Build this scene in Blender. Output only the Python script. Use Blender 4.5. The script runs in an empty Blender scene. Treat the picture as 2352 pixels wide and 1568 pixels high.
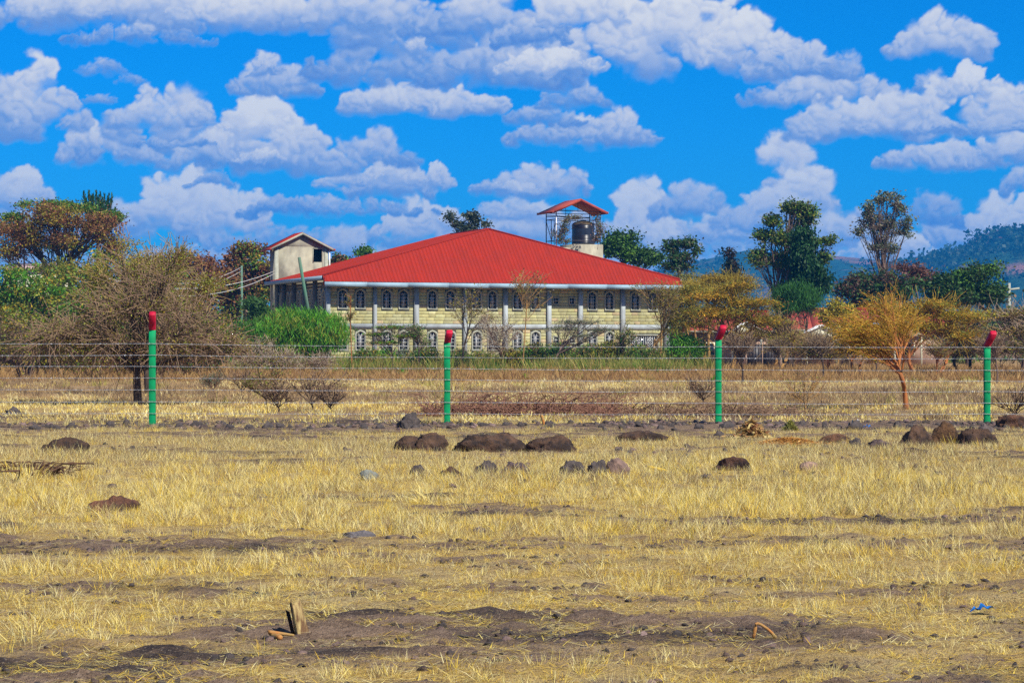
import bpy, bmesh, math, random
import numpy as np
from mathutils import Vector, Matrix, Euler

# ------------------------------------------------------------------ camera, light, exposure
F = 5553.0; CX = 1176.0; HY = 803.0; H = 1.5          # focal length and principal column, horizon row, eye height
scene = bpy.context.scene
cam_d = bpy.data.cameras.new('camera'); cam = bpy.data.objects.new('camera', cam_d)
scene.collection.objects.link(cam); scene.camera = cam
cam_d.sensor_width = 36.0; cam_d.lens = F / 2352.0 * 36.0
cam.location = (0, 0, H); cam.rotation_euler = (math.radians(90) + math.atan(19.0 / F), 0, 0)
cam_d.clip_start = 0.5; cam_d.clip_end = 20000
SUN_AZ = math.radians(42); SUN_EL = math.radians(45)
SV = Vector((math.sin(SUN_AZ) * math.cos(SUN_EL), -math.cos(SUN_AZ) * math.cos(SUN_EL), math.sin(SUN_EL)))
sd = bpy.data.lights.new('sun', 'SUN'); sun = bpy.data.objects.new('sun', sd); scene.collection.objects.link(sun)
sd.energy = 5.0; sd.angle = math.radians(0.5); sd.color = (1.0, 0.95, 0.84)
sun.rotation_euler = SV.to_track_quat('Z', 'Y').to_euler(); sun.location = (30, -30, 60)
scene.view_settings.view_transform = 'Standard'; scene.view_settings.look = 'None'
scene.view_settings.exposure = 0.50; scene.view_settings.gamma = 1.0; scene.view_settings.use_curve_mapping = False
scene.cycles.use_denoising = False
scene.cycles.max_bounces = 5; scene.cycles.diffuse_bounces = 2; scene.cycles.glossy_bounces = 2
scene.cycles.transmission_bounces = 2; scene.cycles.volume_bounces = 0; scene.cycles.transparent_max_bounces = 6
scene.cycles.caustics_reflective = False; scene.cycles.caustics_refractive = False

HAZE = 1.9e-4      # density of the air box at the end

# ------------------------------------------------------------------ sky
world = bpy.data.worlds.new('World'); scene.world = world; world.use_nodes = True
nt = world.node_tree; nt.nodes.clear(); NL = nt.links
def nd(t, tree=None, **kw):
    n = (tree or nt).nodes.new(t)
    for k, v in kw.items(): setattr(n, k, v)
    return n
def vm(op, a, b=None, c=None, tree=None):
    tr = tree or nt; n = tr.nodes.new('ShaderNodeVectorMath'); n.operation = op
    for i, v in enumerate((a, b, c)):
        if v is None: continue
        if isinstance(v, (tuple, list)): n.inputs[i].default_value = v
        else: tr.links.new(v, n.inputs[i])
    return n.outputs['Value'] if op in ('LENGTH', 'DOT_PRODUCT') else n.outputs['Vector']
def mt(op, a, b=None, c=None, clamp=False, tree=None):
    tr = tree or nt; n = tr.nodes.new('ShaderNodeMath'); n.operation = op; n.use_clamp = clamp
    for i, v in enumerate((a, b, c)):
        if v is None: continue
        if isinstance(v, (int, float)): n.inputs[i].default_value = v
        else: tr.links.new(v, n.inputs[i])
    return n.outputs[0]
def smooth(v, lo, hi, tree=None):
    tr = tree or nt; n = tr.nodes.new('ShaderNodeMapRange'); n.interpolation_type = 'SMOOTHSTEP'
    tr.links.new(v, n.inputs[0]); n.inputs[1].default_value = lo; n.inputs[2].default_value = hi
    n.inputs[3].default_value = 0; n.inputs[4].default_value = 1
    return n.outputs[0]
tc = nd('ShaderNodeTexCoord'); D = tc.outputs['Generated']
sep = nd('ShaderNodeSeparateXYZ'); NL.new(D, sep.inputs[0])
az = mt('ARCTAN2', sep.outputs[0], sep.outputs[1]); el = mt('ARCSINE', sep.outputs[2])
def noise(vec, scale, detail, rough=0.55, dim='2D', tree=None, dist=0.0):
    tr = tree or nt
    n = tr.nodes.new('ShaderNodeTexNoise'); n.noise_dimensions = dim; n.inputs['Scale'].default_value = scale
    n.inputs['Detail'].default_value = detail; n.inputs['Roughness'].default_value = rough
    n.inputs['Distortion'].default_value = dist
    if vec is not None: tr.links.new(vec, n.inputs['Vector'])
    return n
# scattered cumulus over the part of the sky that the cloud bank in front (mesh "sky" below) does not reach
gn = noise(vm('MULTIPLY', D, (1, 1, 2.6)), 4.2, 6, 0.58, '3D')
inside = mt('MULTIPLY', mt('MULTIPLY', smooth(mt('ABSOLUTE', az), 0.262, 0.232), smooth(sep.outputs[2], 0.182, 0.152)), mt('GREATER_THAN', sep.outputs[1], 0.0))
ga = mt('MULTIPLY', smooth(gn.outputs[0], 0.50, 0.62), mt('SUBTRACT', 1.0, inside))
ga = mt('MULTIPLY', ga, smooth(sep.outputs[2], -0.01, 0.02))
CLOUD = [(0.0, (0.10, 0.23, 0.60)), (0.25, (0.20, 0.33, 0.64)), (0.5, (0.42, 0.50, 0.69)), (0.75, (0.64, 0.66, 0.72)), (1.0, (0.80, 0.79, 0.76))]
def cloud_ramp(tree, src):
    rp = tree.nodes.new('ShaderNodeValToRGB'); tree.links.new(src, rp.inputs[0]); cr = rp.color_ramp
    cr.elements[0].position = 0; cr.elements[0].color = (*CLOUD[0][1], 1); cr.elements[1].position = 1; cr.elements[1].color = (*CLOUD[-1][1], 1)
    for p_, c_ in CLOUD[1:-1]: e = cr.elements.new(p_); e.color = (*c_, 1)
    return rp.outputs[0]
sky = nd('ShaderNodeTexSky', sky_type='NISHITA'); sky.sun_disc = False
sky.sun_elevation = SUN_EL; sky.sun_rotation = math.pi - SUN_AZ; sky.air_density = 1.0; sky.dust_density = 0.1; sky.ozone_density = 3.0; sky.altitude = 1800
tint = nd('ShaderNodeMix', data_type='RGBA', blend_type='MULTIPLY'); tint.inputs[0].default_value = 1.0
NL.new(sky.outputs[0], tint.inputs[6]); hz_ = nd('ShaderNodeMix', data_type='RGBA'); NL.new(smooth(sep.outputs[2], 0.0, 0.13), hz_.inputs[0]); hz_.inputs[6].default_value = (0.05, 0.44, 0.80, 1); hz_.inputs[7].default_value = (0.003, 0.42, 0.90, 1); NL.new(hz_.outputs[2], tint.inputs[7])
bg1 = nd('ShaderNodeBackground'); NL.new(tint.outputs[2], bg1.inputs[0]); bg1.inputs[1].default_value = 0.10
bg2 = nd('ShaderNodeBackground'); NL.new(cloud_ramp(nt, mt('MULTIPLY_ADD', gn.outputs[0], 2.6, -1.0)), bg2.inputs[0]); bg2.inputs[1].default_value = 0.62
mx = nd('ShaderNodeMixShader'); NL.new(ga, mx.inputs[0]); NL.new(bg1.outputs[0], mx.inputs[1]); NL.new(bg2.outputs[0], mx.inputs[2])
wo = nd('ShaderNodeOutputWorld'); NL.new(mx.outputs[0], wo.inputs[0])

# ------------------------------------------------------------------ helpers
def W(px, py, Y): return np.array([(px - CX) * Y / F, Y, H + (HY - py) * Y / F])     # a point of the photograph at distance Y
def GY(py): return H * F / (py - HY)                                                # distance of ground seen at row py
def G(px, py): Y = GY(py); return np.array([(px - CX) * Y / F, Y, 0.0])
def hash2(ix, iy, s):
    h = (ix * 374761393 + iy * 668265263 + s * 1274126177) & 0x7fffffff
    h = ((h ^ (h >> 13)) * 1103515245) & 0x7fffffff
    return ((h ^ (h >> 16)) & 0xffff) / 65535.0
def vnoise(x, y, s=0):
    x = np.asarray(x, float); y = np.asarray(y, float)
    ix = np.floor(x).astype(np.int64); iy = np.floor(y).astype(np.int64); fx = x - ix; fy = y - iy
    fx = fx * fx * (3 - 2 * fx); fy = fy * fy * (3 - 2 * fy)
    a = hash2(ix, iy, s); b = hash2(ix + 1, iy, s); c = hash2(ix, iy + 1, s); d = hash2(ix + 1, iy + 1, s)
    return (a + (b - a) * fx) * (1 - fy) + (c + (d - c) * fx) * fy
def fbm(x, y, o=4, s=0):
    r = 0; a = 0.5; t = 0
    for k in range(o): r = r + a * vnoise(x * 2 ** k, y * 2 ** k, s + k * 7); t += a; a *= 0.5
    return r / t
def hgt(x, y):
    n = 1 / (1 + (np.asarray(y, float) / 60) ** 2)
    return (fbm(x * 0.7, y * 0.7, 3, 3) - 0.5) * 0.035 * n + (fbm(x * 4, y * 4, 3, 9) - 0.5) * 0.04 * n
def new_mesh(name, V, faces, cols=None, smooth=False):
    """faces: list of int arrays (n,k)."""
    me = bpy.data.meshes.new(name); V = np.asarray(V, np.float32)
    faces = [np.asarray(f, np.int32) for f in (faces if isinstance(faces, list) else [faces]) if len(f)]
    nl = sum(f.size for f in faces); nf = sum(len(f) for f in faces)
    me.vertices.add(len(V)); me.vertices.foreach_set('co', V.ravel())
    me.loops.add(nl); me.loops.foreach_set('vertex_index', np.concatenate([f.ravel() for f in faces]))
    st = []; o = 0
    for f in faces:
        st.append(o + np.arange(len(f)) * f.shape[1]); o += f.size
    me.polygons.add(nf); me.polygons.foreach_set('loop_start', np.concatenate(st).astype(np.int32))
    if smooth: me.polygons.foreach_set('use_smooth', np.ones(nf, bool))
    if cols is not None:
        a = me.color_attributes.new('tint', 'FLOAT_COLOR', 'POINT')
        c = np.ones((len(V), 4), np.float32); c[:, :3] = cols; a.data.foreach_set('color', c.ravel())
    me.update(); me.validate()
    return me
class MB:
    def __init__(s): s.V = []; s.F = {}; s.C = []; s.n = 0
    def add(s, V, F, col=(1, 1, 1)):
        V = np.asarray(V, float).reshape(-1, 3); s.V.append(V)
        c = np.asarray(col, float); s.C.append(np.broadcast_to(c, V.shape) if c.ndim == 1 else c)
        for f in (F if isinstance(F, list) else [F]):
            f = np.asarray(f)
            if f.ndim == 1: f = f[None]
            if len(f): s.F.setdefault(f.shape[1], []).append(f + s.n)
        s.n += len(V); return s
    def box(s, a, b, col=(1, 1, 1)):
        x0, y0, z0 = a; x1, y1, z1 = b
        V = [(x0,y0,z0),(x1,y0,z0),(x1,y1,z0),(x0,y1,z0),(x0,y0,z1),(x1,y0,z1),(x1,y1,z1),(x0,y1,z1)]
        return s.add(V, [[(0,3,2,1),(4,5,6,7),(0,1,5,4),(1,2,6,5),(2,3,7,6),(3,0,4,7)]], col)
    def bar(s, p, q, r, sides=6, r2=None, col=(1, 1, 1)):
        P = np.array([[p, q]], float); V, Fq = tube_geo(P, np.array([[r, r if r2 is None else r2]]), sides, caps=True); return s.add(V, Fq, col)
    def prism(s, poly, d, col=(1, 1, 1)):
        """poly: list of 3-D points (n), d: extrusion vector"""
        p = np.array(poly, float); n = len(p); d = np.array(d, float)
        V = np.concatenate([p, p + d]); q = [(i, (i + 1) % n, n + (i + 1) % n, n + i) for i in range(n)]
        return s.add(V, [np.array(q), np.array([list(range(n))[::-1]]), np.array([list(range(n, 2 * n))])], col)
    def mesh(s, name, smooth=False, cols=True):
        return new_mesh(name, np.concatenate(s.V), [np.concatenate(v) for v in s.F.values()], np.concatenate(s.C) if cols else None, smooth)
def tube_geo(P, R, sides=3, caps=False):
    """P (B,K,3), R (B,K) -> verts, list of faces"""
    P = np.asarray(P, float); R = np.asarray(R, float); B, K, _ = P.shape
    T = np.gradient(P, axis=1) if K > 1 else P
    T /= np.linalg.norm(T, axis=2, keepdims=True) + 1e-9
    ref = np.where(np.abs(T[..., 2:3]) > 0.9, np.array([1.0, 0, 0]), np.array([0, 0, 1.0]))
    A = np.cross(T, ref); A /= np.linalg.norm(A, axis=2, keepdims=True) + 1e-9; Bn = np.cross(T, A)
    an = np.arange(sides) * 2 * math.pi / sides
    ring = P[:, :, None] + R[:, :, None, None] * (A[:, :, None] * np.cos(an)[:, None] + Bn[:, :, None] * np.sin(an)[:, None])
    V = ring.reshape(-1, 3)
    b, k, j = np.meshgrid(np.arange(B), np.arange(K - 1), np.arange(sides), indexing='ij')
    i0 = (b * K + k) * sides + j; i1 = (b * K + k) * sides + (j + 1) % sides
    Fq = np.stack([i0, i1, i1 + sides, i0 + sides], -1).reshape(-1, 4)
    out = [Fq]
    if caps:
        bb = np.arange(B)[:, None] * K * sides
        out.append(bb + np.arange(sides)[None, ::-1]); out.append(bb + (K - 1) * sides + np.arange(sides)[None])
    return V, out
def ob(name, me, mat=None, parent=None, loc=None, rot=None, **props):
    o = bpy.data.objects.new(name, me); scene.collection.objects.link(o)
    if mat is not None and me is not None and not me.materials: me.materials.append(mat)
    if parent is not None: o.parent = parent
    if loc is not None: o.location = loc
    if rot is not None: o.rotation_euler = rot
    for k, v in props.items(): o[k] = v
    return o
def thing(name, label, cat, loc=(0, 0, 0), rz=0.0, group=None, me=None, mat=None):
    o = ob(name, me, mat, None, loc, (0, 0, rz), label=label, category=cat)
    if group: o['group'] = group
    return o
def rng(s): return np.random.default_rng(s)

def material(name, base, rough=0.8, base2=None, nscale=3.0, ndetail=6, bump=0.0, bscale=None, attr=False, spec=0.3, metal=0.0, transl=0.0, stretch=(1, 1, 1), lo=0.35, hi=0.65, bdist=0.02, coords='Object'):
    m = bpy.data.materials.new(name); m.use_nodes = True; t = m.node_tree; b = t.nodes['Principled BSDF']
    b.inputs['Roughness'].default_value = rough; b.inputs['Specular IOR Level'].default_value = spec; b.inputs['Metallic'].default_value = metal
    col = None
    tc = t.nodes.new('ShaderNodeTexCoord'); mp = t.nodes.new('ShaderNodeMapping'); mp.inputs['Scale'].default_value = stretch
    t.links.new(tc.outputs[coords], mp.inputs[0])
    if base2 is not None:
        n = noise(mp.outputs[0], nscale, ndetail, 0.6, '3D', t)
        r = t.nodes.new('ShaderNodeMapRange'); t.links.new(n.outputs[0], r.inputs[0]); r.inputs[1].default_value = lo; r.inputs[2].default_value = hi
        x = t.nodes.new('ShaderNodeMix'); x.data_type = 'RGBA'; t.links.new(r.outputs[0], x.inputs[0])
        x.inputs[6].default_value = (*base, 1); x.inputs[7].default_value = (*base2, 1); col = x.outputs[2]
    if attr:
        a = t.nodes.new('ShaderNodeAttribute'); a.attribute_name = 'tint'
        x = t.nodes.new('ShaderNodeMix'); x.data_type = 'RGBA'; x.blend_type = 'MULTIPLY'; x.inputs[0].default_value = 1
        if col is not None: t.links.new(col, x.inputs[6])
        else: x.inputs[6].default_value = (*base, 1)
        t.links.new(a.outputs['Color'], x.inputs[7]); col = x.outputs[2]
    if col is not None: t.links.new(col, b.inputs['Base Color'])
    else: b.inputs['Base Color'].default_value = (*base, 1)
    if bump:
        n = noise(mp.outputs[0], bscale or nscale * 3, 8, 0.65, '3D', t)
        bp = t.nodes.new('ShaderNodeBump'); bp.inputs['Strength'].default_value = bump; bp.inputs['Distance'].default_value = bdist
        t.links.new(n.outputs[0], bp.inputs['Height']); t.links.new(bp.outputs[0], b.inputs['Normal'])
    if transl:
        out = t.nodes['Material Output']; tr = t.nodes.new('ShaderNodeBsdfTranslucent'); ms = t.nodes.new('ShaderNodeMixShader')
        if col is not None: t.links.new(col, tr.inputs[0])
        else: tr.inputs[0].default_value = (*base, 1)
        ms.inputs[0].default_value = transl; t.links.new(b.outputs[0], ms.inputs[1]); t.links.new(tr.outputs[0], ms.inputs[2]); t.links.new(ms.outputs[0], out.inputs[0])
    return m
M = {}
M['leaf'] = material('leaf', (1, 1, 1), 0.55, attr=True, transl=0.30, spec=0.25)
M['twig'] = material('twig', (1, 1, 1), 0.85, attr=True, spec=0.1)
M['bark'] = material('bark', (0.10, 0.065, 0.045), 0.9, (0.045, 0.03, 0.025), 6, bump=0.6, stretch=(1, 1, .3), attr=True)
M['grass'] = material('straw', (1, 1, 1), 0.6, attr=True, transl=0.25, spec=0.2)
# ------------------------------------------------------------------ the cloud bank, a far shell named sky
# px, base row, half width, height, lightness, softness, opacity
PUFFS = [
 # low, farthest clouds first
 (200,650,400,70,.30,.9,.8),(700,650,400,60,.34,.9,.8),(1200,640,400,60,.30,.9,.8),(1700,640,400,70,.34,.9,.8),(2200,650,400,80,.36,.9,.8),(500,605,200,45,.5,.8,.8),(860,612,180,40,.46,.8,.8),(1450,612,160,40,.5,.8,.8),(1990,600,160,50,.6,.7,.9),(1180,600,140,46,.55,.7,.8),
 (330,565,260,60,.42,.8,.85),(700,575,260,50,.30,.9,.8),(1600,590,300,60,.34,.9,.85),(2150,575,320,60,.45,.8,.85),(1000,570,250,60,.36,.9,.8),(30,560,160,80,.40,.8,.8),
 (1240,555,160,70,.55,.5,.9),(950,545,110,70,.70,.45,1),(1010,525,70,50,.72,.4,1),(1180,510,90,50,.55,.6,.8),
 (790,590,50,75,.45,.6,.7),(420,520,140,115,.74,.4,1),(530,530,120,85,.70,.45,1),(330,540,120,70,.52,.6,.9),(60,470,60,66,.66,.45,.95),(-10,500,80,70,.48,.6,.9),
 (760,495,250,36,.30,.7,.95),(620,490,110,30,.24,.7,.8),(900,455,130,62,.42,.5,1),(900,420,60,55,.74,.35,1),(1000,430,50,40,.60,.4,.9),(790,430,60,40,.56,.5,.9),(480,432,70,28,.30,.8,.7),
 (1470,545,80,105,.70,.4,1),(1530,575,90,70,.66,.5,1),(1400,560,90,50,.45,.7,.9),(1590,510,110,70,.34,.7,.9),(1640,560,120,50,.45,.7,.9),
 (1800,500,60,165,.52,.5,1),(1850,520,120,120,.62,.4,1),(1750,530,110,75,.48,.5,1),(1900,560,140,60,.50,.6,.9),
 (2290,560,80,95,.66,.45,1),(2350,540,70,70,.66,.5,1),(2180,575,120,60,.40,.6,1),(2130,530,80,70,.24,.8,.8),(2330,455,60,50,.30,.7,.8),(2040,590,110,40,.68,.6,.8),
 (1235,452,145,62,.46,.5,1),(1170,440,90,20,.62,.6,.5),
 # middle band
 (850,385,100,75,.34,.6,.9),(640,400,190,110,.46,.45,1),(250,378,120,75,.52,.45,1),(380,385,200,150,.38,.45,1),(370,300,130,60,.50,.5,.8),(600,330,110,105,.80,.35,1),(680,395,110,95,.52,.4,1),(500,388,150,60,.42,.6,.9),(590,375,60,22,.64,.6,.7),(400,345,90,22,.22,.8,.7),
 (20,330,90,130,.42,.5,1),(110,315,100,140,.54,.4,1),(230,250,30,26,.30,.8,.7),
 (1300,336,150,60,.36,.6,1),(1410,340,100,70,.44,.5,1),(1330,300,50,30,.66,.5,.8),(1250,290,90,45,.24,.8,.8),(1330,250,85,55,.28,.8,.85),
 (960,265,180,62,.48,.5,1),(880,262,110,60,.56,.45,1),(1060,265,130,58,.54,.5,1),
 (620,225,115,66,.36,.6,.95),(615,180,45,44,.42,.6,.8),(255,185,60,34,.30,.9,.6),(300,200,40,20,.28,.9,.5),(470,115,40,15,.30,.9,.5),
 (1800,245,110,50,.30,.7,.9),(1910,250,150,80,.50,.5,1),(2130,222,50,40,.26,.8,.6),
 (1960,325,170,80,.48,.5,1),(2080,325,130,100,.54,.45,1),(2230,330,170,150,.62,.4,1),(2330,325,130,100,.50,.5,1),(2210,230,70,58,.66,.4,.9),(2230,320,170,28,.26,.8,.8),
 (2150,395,150,52,.44,.5,1),(2320,392,150,60,.46,.5,1),
 # top band
 (1000,205,330,270,.30,.7,1),(880,205,170,150,.30,.7,1),(1150,200,180,190,.30,.7,1),(1120,200,180,90,.30,.7,1),(900,120,180,110,.34,.7,.9),(965,125,34,34,.54,.7,.8),(1480,190,330,160,.44,.5,1),(1480,150,240,150,.66,.4,1),(1620,150,200,150,.66,.4,1),(1730,160,140,110,.66,.4,1),(1820,190,110,80,.40,.5,1),(1260,170,130,45,.66,.5,1),(1100,95,210,75,.30,.6,1),(1210,110,100,55,.26,.5,1),(1330,60,130,90,.68,.4,1),(1930,190,60,50,.30,.8,.6),
 (200,90,260,110,.34,.7,1),(540,88,230,90,.40,.6,1),(330,60,260,80,.60,.6,1),(600,60,200,70,.64,.6,1),(120,65,140,60,.50,.7,.9),(330,115,180,36,.18,.9,.8),(760,80,130,80,.40,.7,.9),
 (2155,145,112,112,.56,.4,1),
]
CL_AZ, CL_E0, CL_E1, CL_S = 0.262, -0.006, 0.182, 0.00052
def cloud_bank():
    r = rng(404); ua = np.arange(-CL_AZ, CL_AZ, CL_S); va = np.arange(CL_E0, CL_E1, CL_S); A_, E_ = np.meshgrid(ua, va); U_ = A_ * F / 100; V_ = E_ * F / 100
    wx = (fbm(U_ * 1.3, V_ * 1.7, 5, 401) - .5) * .62 + (fbm(U_ * 5, V_ * 6, 4, 402) - .5) * .20; wy = (fbm(U_ * 1.3 + 9, V_ * 1.7, 5, 403) - .5) * .34 + (fbm(U_ * 5 + 7, V_ * 6, 4, 404) - .5) * .17
    ed = fbm(U_ * 3.2, V_ * 4.0, 5, 405) - .5; X_ = U_ + wx; Y_ = V_ + wy
    B_ = np.full(U_.shape, .4); Al = np.zeros(U_.shape); nu, nv = len(ua), len(va); cell = CL_S * F / 100; L_ = np.array([.38, .80, .46])
    for (px, py, rx, ry, lt, soft, op) in PUFFS:
        cx, base = (px - CX) / 100, (HY - py) / 100; rx, ry = rx / 100, ry / 100; hh = ry * 1.25
        balls = []; n1 = int(10 + 7 * rx / ry)
        for q in range(n1):
            u = r.uniform(-1, 1); top = hh * (1 - abs(u) ** 2.2) ; rad = r.uniform(.34, .62) * min(ry, .9) * (1.05 - .45 * abs(u)); v = base + rad * .5 + r.uniform(0, 1) ** .8 * max(0, top - rad * 1.4); balls.append((cx + u * (rx - rad * .6), v, rad, lt))
        k0 = list(balls)
        for (bx_, by_, br, bl) in k0:
            for q in range(5): a = r.uniform(-.3, math.pi + .3); rad = br * r.uniform(.28, .52); balls.append((bx_ + math.cos(a) * br * .82, max(base + rad * .3, by_ + math.sin(a) * br * .82), rad, bl + r.normal(0, .02)))
        balls = sorted(k0, key=lambda t: -t[1]) + sorted(balls[len(k0):], key=lambda t: -t[1])
        for (bx_, by_, br, bl) in balls:
            m_ = br + 1.0; i0 = int(max(0, (bx_ - m_) / cell + CL_AZ / CL_S)); i1 = int(min(nu, (bx_ + m_) / cell + CL_AZ / CL_S)); j0 = int(max(0, (by_ - m_) / cell - CL_E0 / CL_S)); j1 = int(min(nv, (by_ + m_) / cell - CL_E0 / CL_S))
            if i1 <= i0 or j1 <= j0: continue
            s = (slice(j0, j1), slice(i0, i1)); dx = (X_[s] - bx_) / br; dy = (Y_[s] - by_) / br; d2 = dx * dx + dy * dy; d = np.sqrt(d2)
            e_ = 1.16 + ed[s] * (1.1 * soft); a = np.clip((e_ - d) / (.34 + soft * .95), 0, 1); a = a * a * (3 - 2 * a)
            nz = np.sqrt(np.clip(1 - d2 * .8, 0.02, 1)); ndl = dx * L_[0] + dy * L_[1] + nz * L_[2]; hv = np.clip((Y_[s] - base) / (hh + .01), -.4, 1.2)
            fl = np.clip((Y_[s] - base + .10) / .16, 0, 1); a = a * fl * op
            b = bl + .07 + .27 * (ndl - .45) + .58 * (hv - .44) + ed[s] * .16
            B_[s] += a * (b - B_[s]); Al[s] = np.maximum(Al[s], a) + (1 - np.maximum(Al[s], a)) * a * .35
    Al = np.clip(Al, 0, 1); edge = np.clip((CL_AZ - np.abs(A_)) / .03, 0, 1) * np.clip((CL_E1 - E_) / .03, 0, 1); Al = Al * edge
    R_ = 9000.0; P_ = np.stack([R_ * np.sin(A_) * np.cos(E_), R_ * np.cos(A_) * np.cos(E_), R_ * np.sin(E_) + H], -1).reshape(-1, 3)
    i, j = np.meshgrid(np.arange(nu - 1), np.arange(nv - 1)); a = (j * nu + i).ravel(); q = np.stack([a, a + 1, a + 1 + nu, a + nu], 1)
    keep_ = Al.ravel()[q].max(1) > .004; q = q[keep_]; used = np.unique(q); rm = np.zeros(nu * nv, int); rm[used] = np.arange(len(used)); q = rm[q]; P_ = P_[used]
    c = np.stack([B_.ravel(), Al.ravel(), Al.ravel()], 1)[used]
    me = new_mesh('sky', P_, q, c); m = bpy.data.materials.new('cloud_bank'); m.use_nodes = True; t = m.node_tree; t.nodes.clear()
    at = t.nodes.new('ShaderNodeAttribute'); at.attribute_name = 'tint'; sp = t.nodes.new('ShaderNodeSeparateColor'); t.links.new(at.outputs['Color'], sp.inputs[0])
    em = t.nodes.new('ShaderNodeEmission'); em.inputs[1].default_value = CLOUD_GAIN; t.links.new(cloud_ramp(t, sp.outputs[0]), em.inputs[0]); tr = t.nodes.new('ShaderNodeBsdfTransparent'); ms = t.nodes.new('ShaderNodeMixShader'); ou = t.nodes.new('ShaderNodeOutputMaterial')
    t.links.new(sp.outputs[1], ms.inputs[0]); t.links.new(tr.outputs[0], ms.inputs[1]); t.links.new(em.outputs[0], ms.inputs[2]); t.links.new(ms.outputs[0], ou.inputs[0]); m.cycles.emission_sampling = 'NONE'
    ob('sky', me, m, kind='structure')
CLOUD_GAIN = 0.80
cloud_bank()
# ------------------------------------------------------------------ ground
ROWS = np.array([848, 862, 880, 905, 930, 955, 970, 982, 995, 1015, 1050, 1100, 1180, 1230, 1260, 1300, 1340, 1395, 1430, 1480, 1520, 1568, 1700])
DENS = np.array([.7, .8, .55, .5, .7, .55, .30, .24, .42, .75, .80, .85, .82, .66, .52, .52, .55, .46, .30, .23, .16, .20, .3])
def dens(x, y):
    y = np.maximum(np.asarray(y, float), 1.0); py = HY + H * F / y; px = CX + x * F / y
    d = np.interp(py, ROWS, DENS)
    d = d + 0.20 * np.exp(-((py - 1310) / 70) ** 2) * (px > 1400)
    far = np.clip((y - 45) / 30, 0, 1)
    n = (fbm(x * 0.40, y * 0.85, 4, 21) - 0.5) * 1.7 * (1 - far) + (fbm(x * 0.12, y * 0.07, 3, 25) - 0.5) * 1.2 * far
    n = n + (fbm(x * 2.2, y * 3.5, 2, 31) - 0.5) * 0.8 * (1 - far)
    return np.clip(d + n, 0, 1.15)
def axis(a, b, step, far, g=1.16):
    r = list(np.arange(a, b, step)); s = step
    while r[-1] < far: s *= g; r.append(r[-1] + s)
    return r
xs = np.array(axis(0, 9, 0.13, 6000)); xs = np.concatenate([-xs[:0:-1], xs])
ys = np.array([-300, -60, -10, 0, 3, 6, 8] + axis(9, 52, 0.13, 14000))
XX, YY = np.meshgrid(xs, ys); ZZ = hgt(XX, YY)
# small clods and ruts where the soil is bare
bare = 1 - np.clip(dens(XX, YY), 0, 1)
clod = np.clip(fbm(XX * 5.5, YY * 5.5, 3, 77) - 0.50, 0, 1) * 0.22 * bare / (1 + (YY / 70) ** 2)
ZZ = ZZ + np.where(YY < 80, clod, 0)
nx, ny = len(xs), len(ys)
i, j = np.meshgrid(np.arange(nx - 1), np.arange(ny - 1)); a = (j * nx + i).ravel()
gq = np.stack([a, a + 1, a + 1 + nx, a + nx], 1)
dd = dens(XX, YY).ravel()
dark = np.clip((fbm(XX * 0.9, YY * 1.5, 4, 41).ravel() - 0.50) * 6, 0, 1)
far = np.clip((YY.ravel() - 50) / 20, 0, 1)
gc = np.stack([dd / 1.15, dark, far], 1)
gme = new_mesh('ground', np.stack([XX.ravel(), YY.ravel(), ZZ.ravel()], 1), gq, gc, True)
m = bpy.data.materials.new('soil_and_straw'); m.use_nodes = True; t = m.node_tree; L = t.links; b = t.nodes['Principled BSDF']
b.inputs['Roughness'].default_value = 0.95; b.inputs['Specular IOR Level'].default_value = 0.1
at = t.nodes.new('ShaderNodeAttribute'); at.attribute_name = 'tint'; sp = t.nodes.new('ShaderNodeSeparateColor'); L.new(at.outputs['Color'], sp.inputs[0])
tc = t.nodes.new('ShaderNodeTexCoord'); oc = tc.outputs['Object']
def mixc(fac, a, b_):
    x = t.nodes.new('ShaderNodeMix'); x.data_type = 'RGBA'
    if isinstance(fac, float): x.inputs[0].default_value = fac
    else: L.new(fac, x.inputs[0])
    for k, v in ((6, a), (7, b_)):
        if isinstance(v, tuple): x.inputs[k].default_value = (*v, 1)
        else: L.new(v, x.inputs[k])
    return x.outputs[2]
n1 = noise(oc, 9, 6, 0.7, '3D', t).outputs[0]; n2 = noise(oc, 1.3, 5, 0.6, '3D', t).outputs[0]
n3 = noise(vm('MULTIPLY', oc, (1, 0.6, 1), tree=t), 34, 4, 0.7, '3D', t).outputs[0]; n4 = noise(oc, 90, 3, 0.7, '3D', t).outputs[0]
n5 = noise(oc, 0.11, 5, 0.65, '3D', t).outputs[0]
soil = mixc(smooth(n1, .35, .65, t), (0.150, 0.098, 0.066), (0.27, 0.185, 0.125))
soil = mixc(mt('MULTIPLY', sp.outputs[1], smooth(n1, .30, .55, t), tree=t), soil, (0.050, 0.038, 0.034))
soil = mixc(mt('MULTIPLY', smooth(n4, .52, .68, t), .75, tree=t), soil, (0.060, 0.042, 0.034)); soil = mixc(mt('MULTIPLY', smooth(noise(oc, 55, 2, .6, '3D', t).outputs[0], .60, .70, t), .7, tree=t), soil, (0.40, 0.32, 0.23))
straw = mixc(smooth(n2, .35, .65, t), (0.54, 0.36, 0.09), (0.54, 0.41, 0.19))
straw = mixc(smooth(n3, .45, .7, t), straw, (0.22, 0.13, 0.05))
cov = mt('ADD', mt('MULTIPLY', n3, 0.9, tree=t), mt('MULTIPLY', n4, 0.5, tree=t), tree=t)
cov = smooth(mt('ADD', cov, mt('MULTIPLY', sp.outputs[0], 0.85, tree=t), tree=t), 0.92, 1.22, t)
near = mixc(mt('MULTIPLY', cov, 0.9, tree=t), soil, straw)
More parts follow.
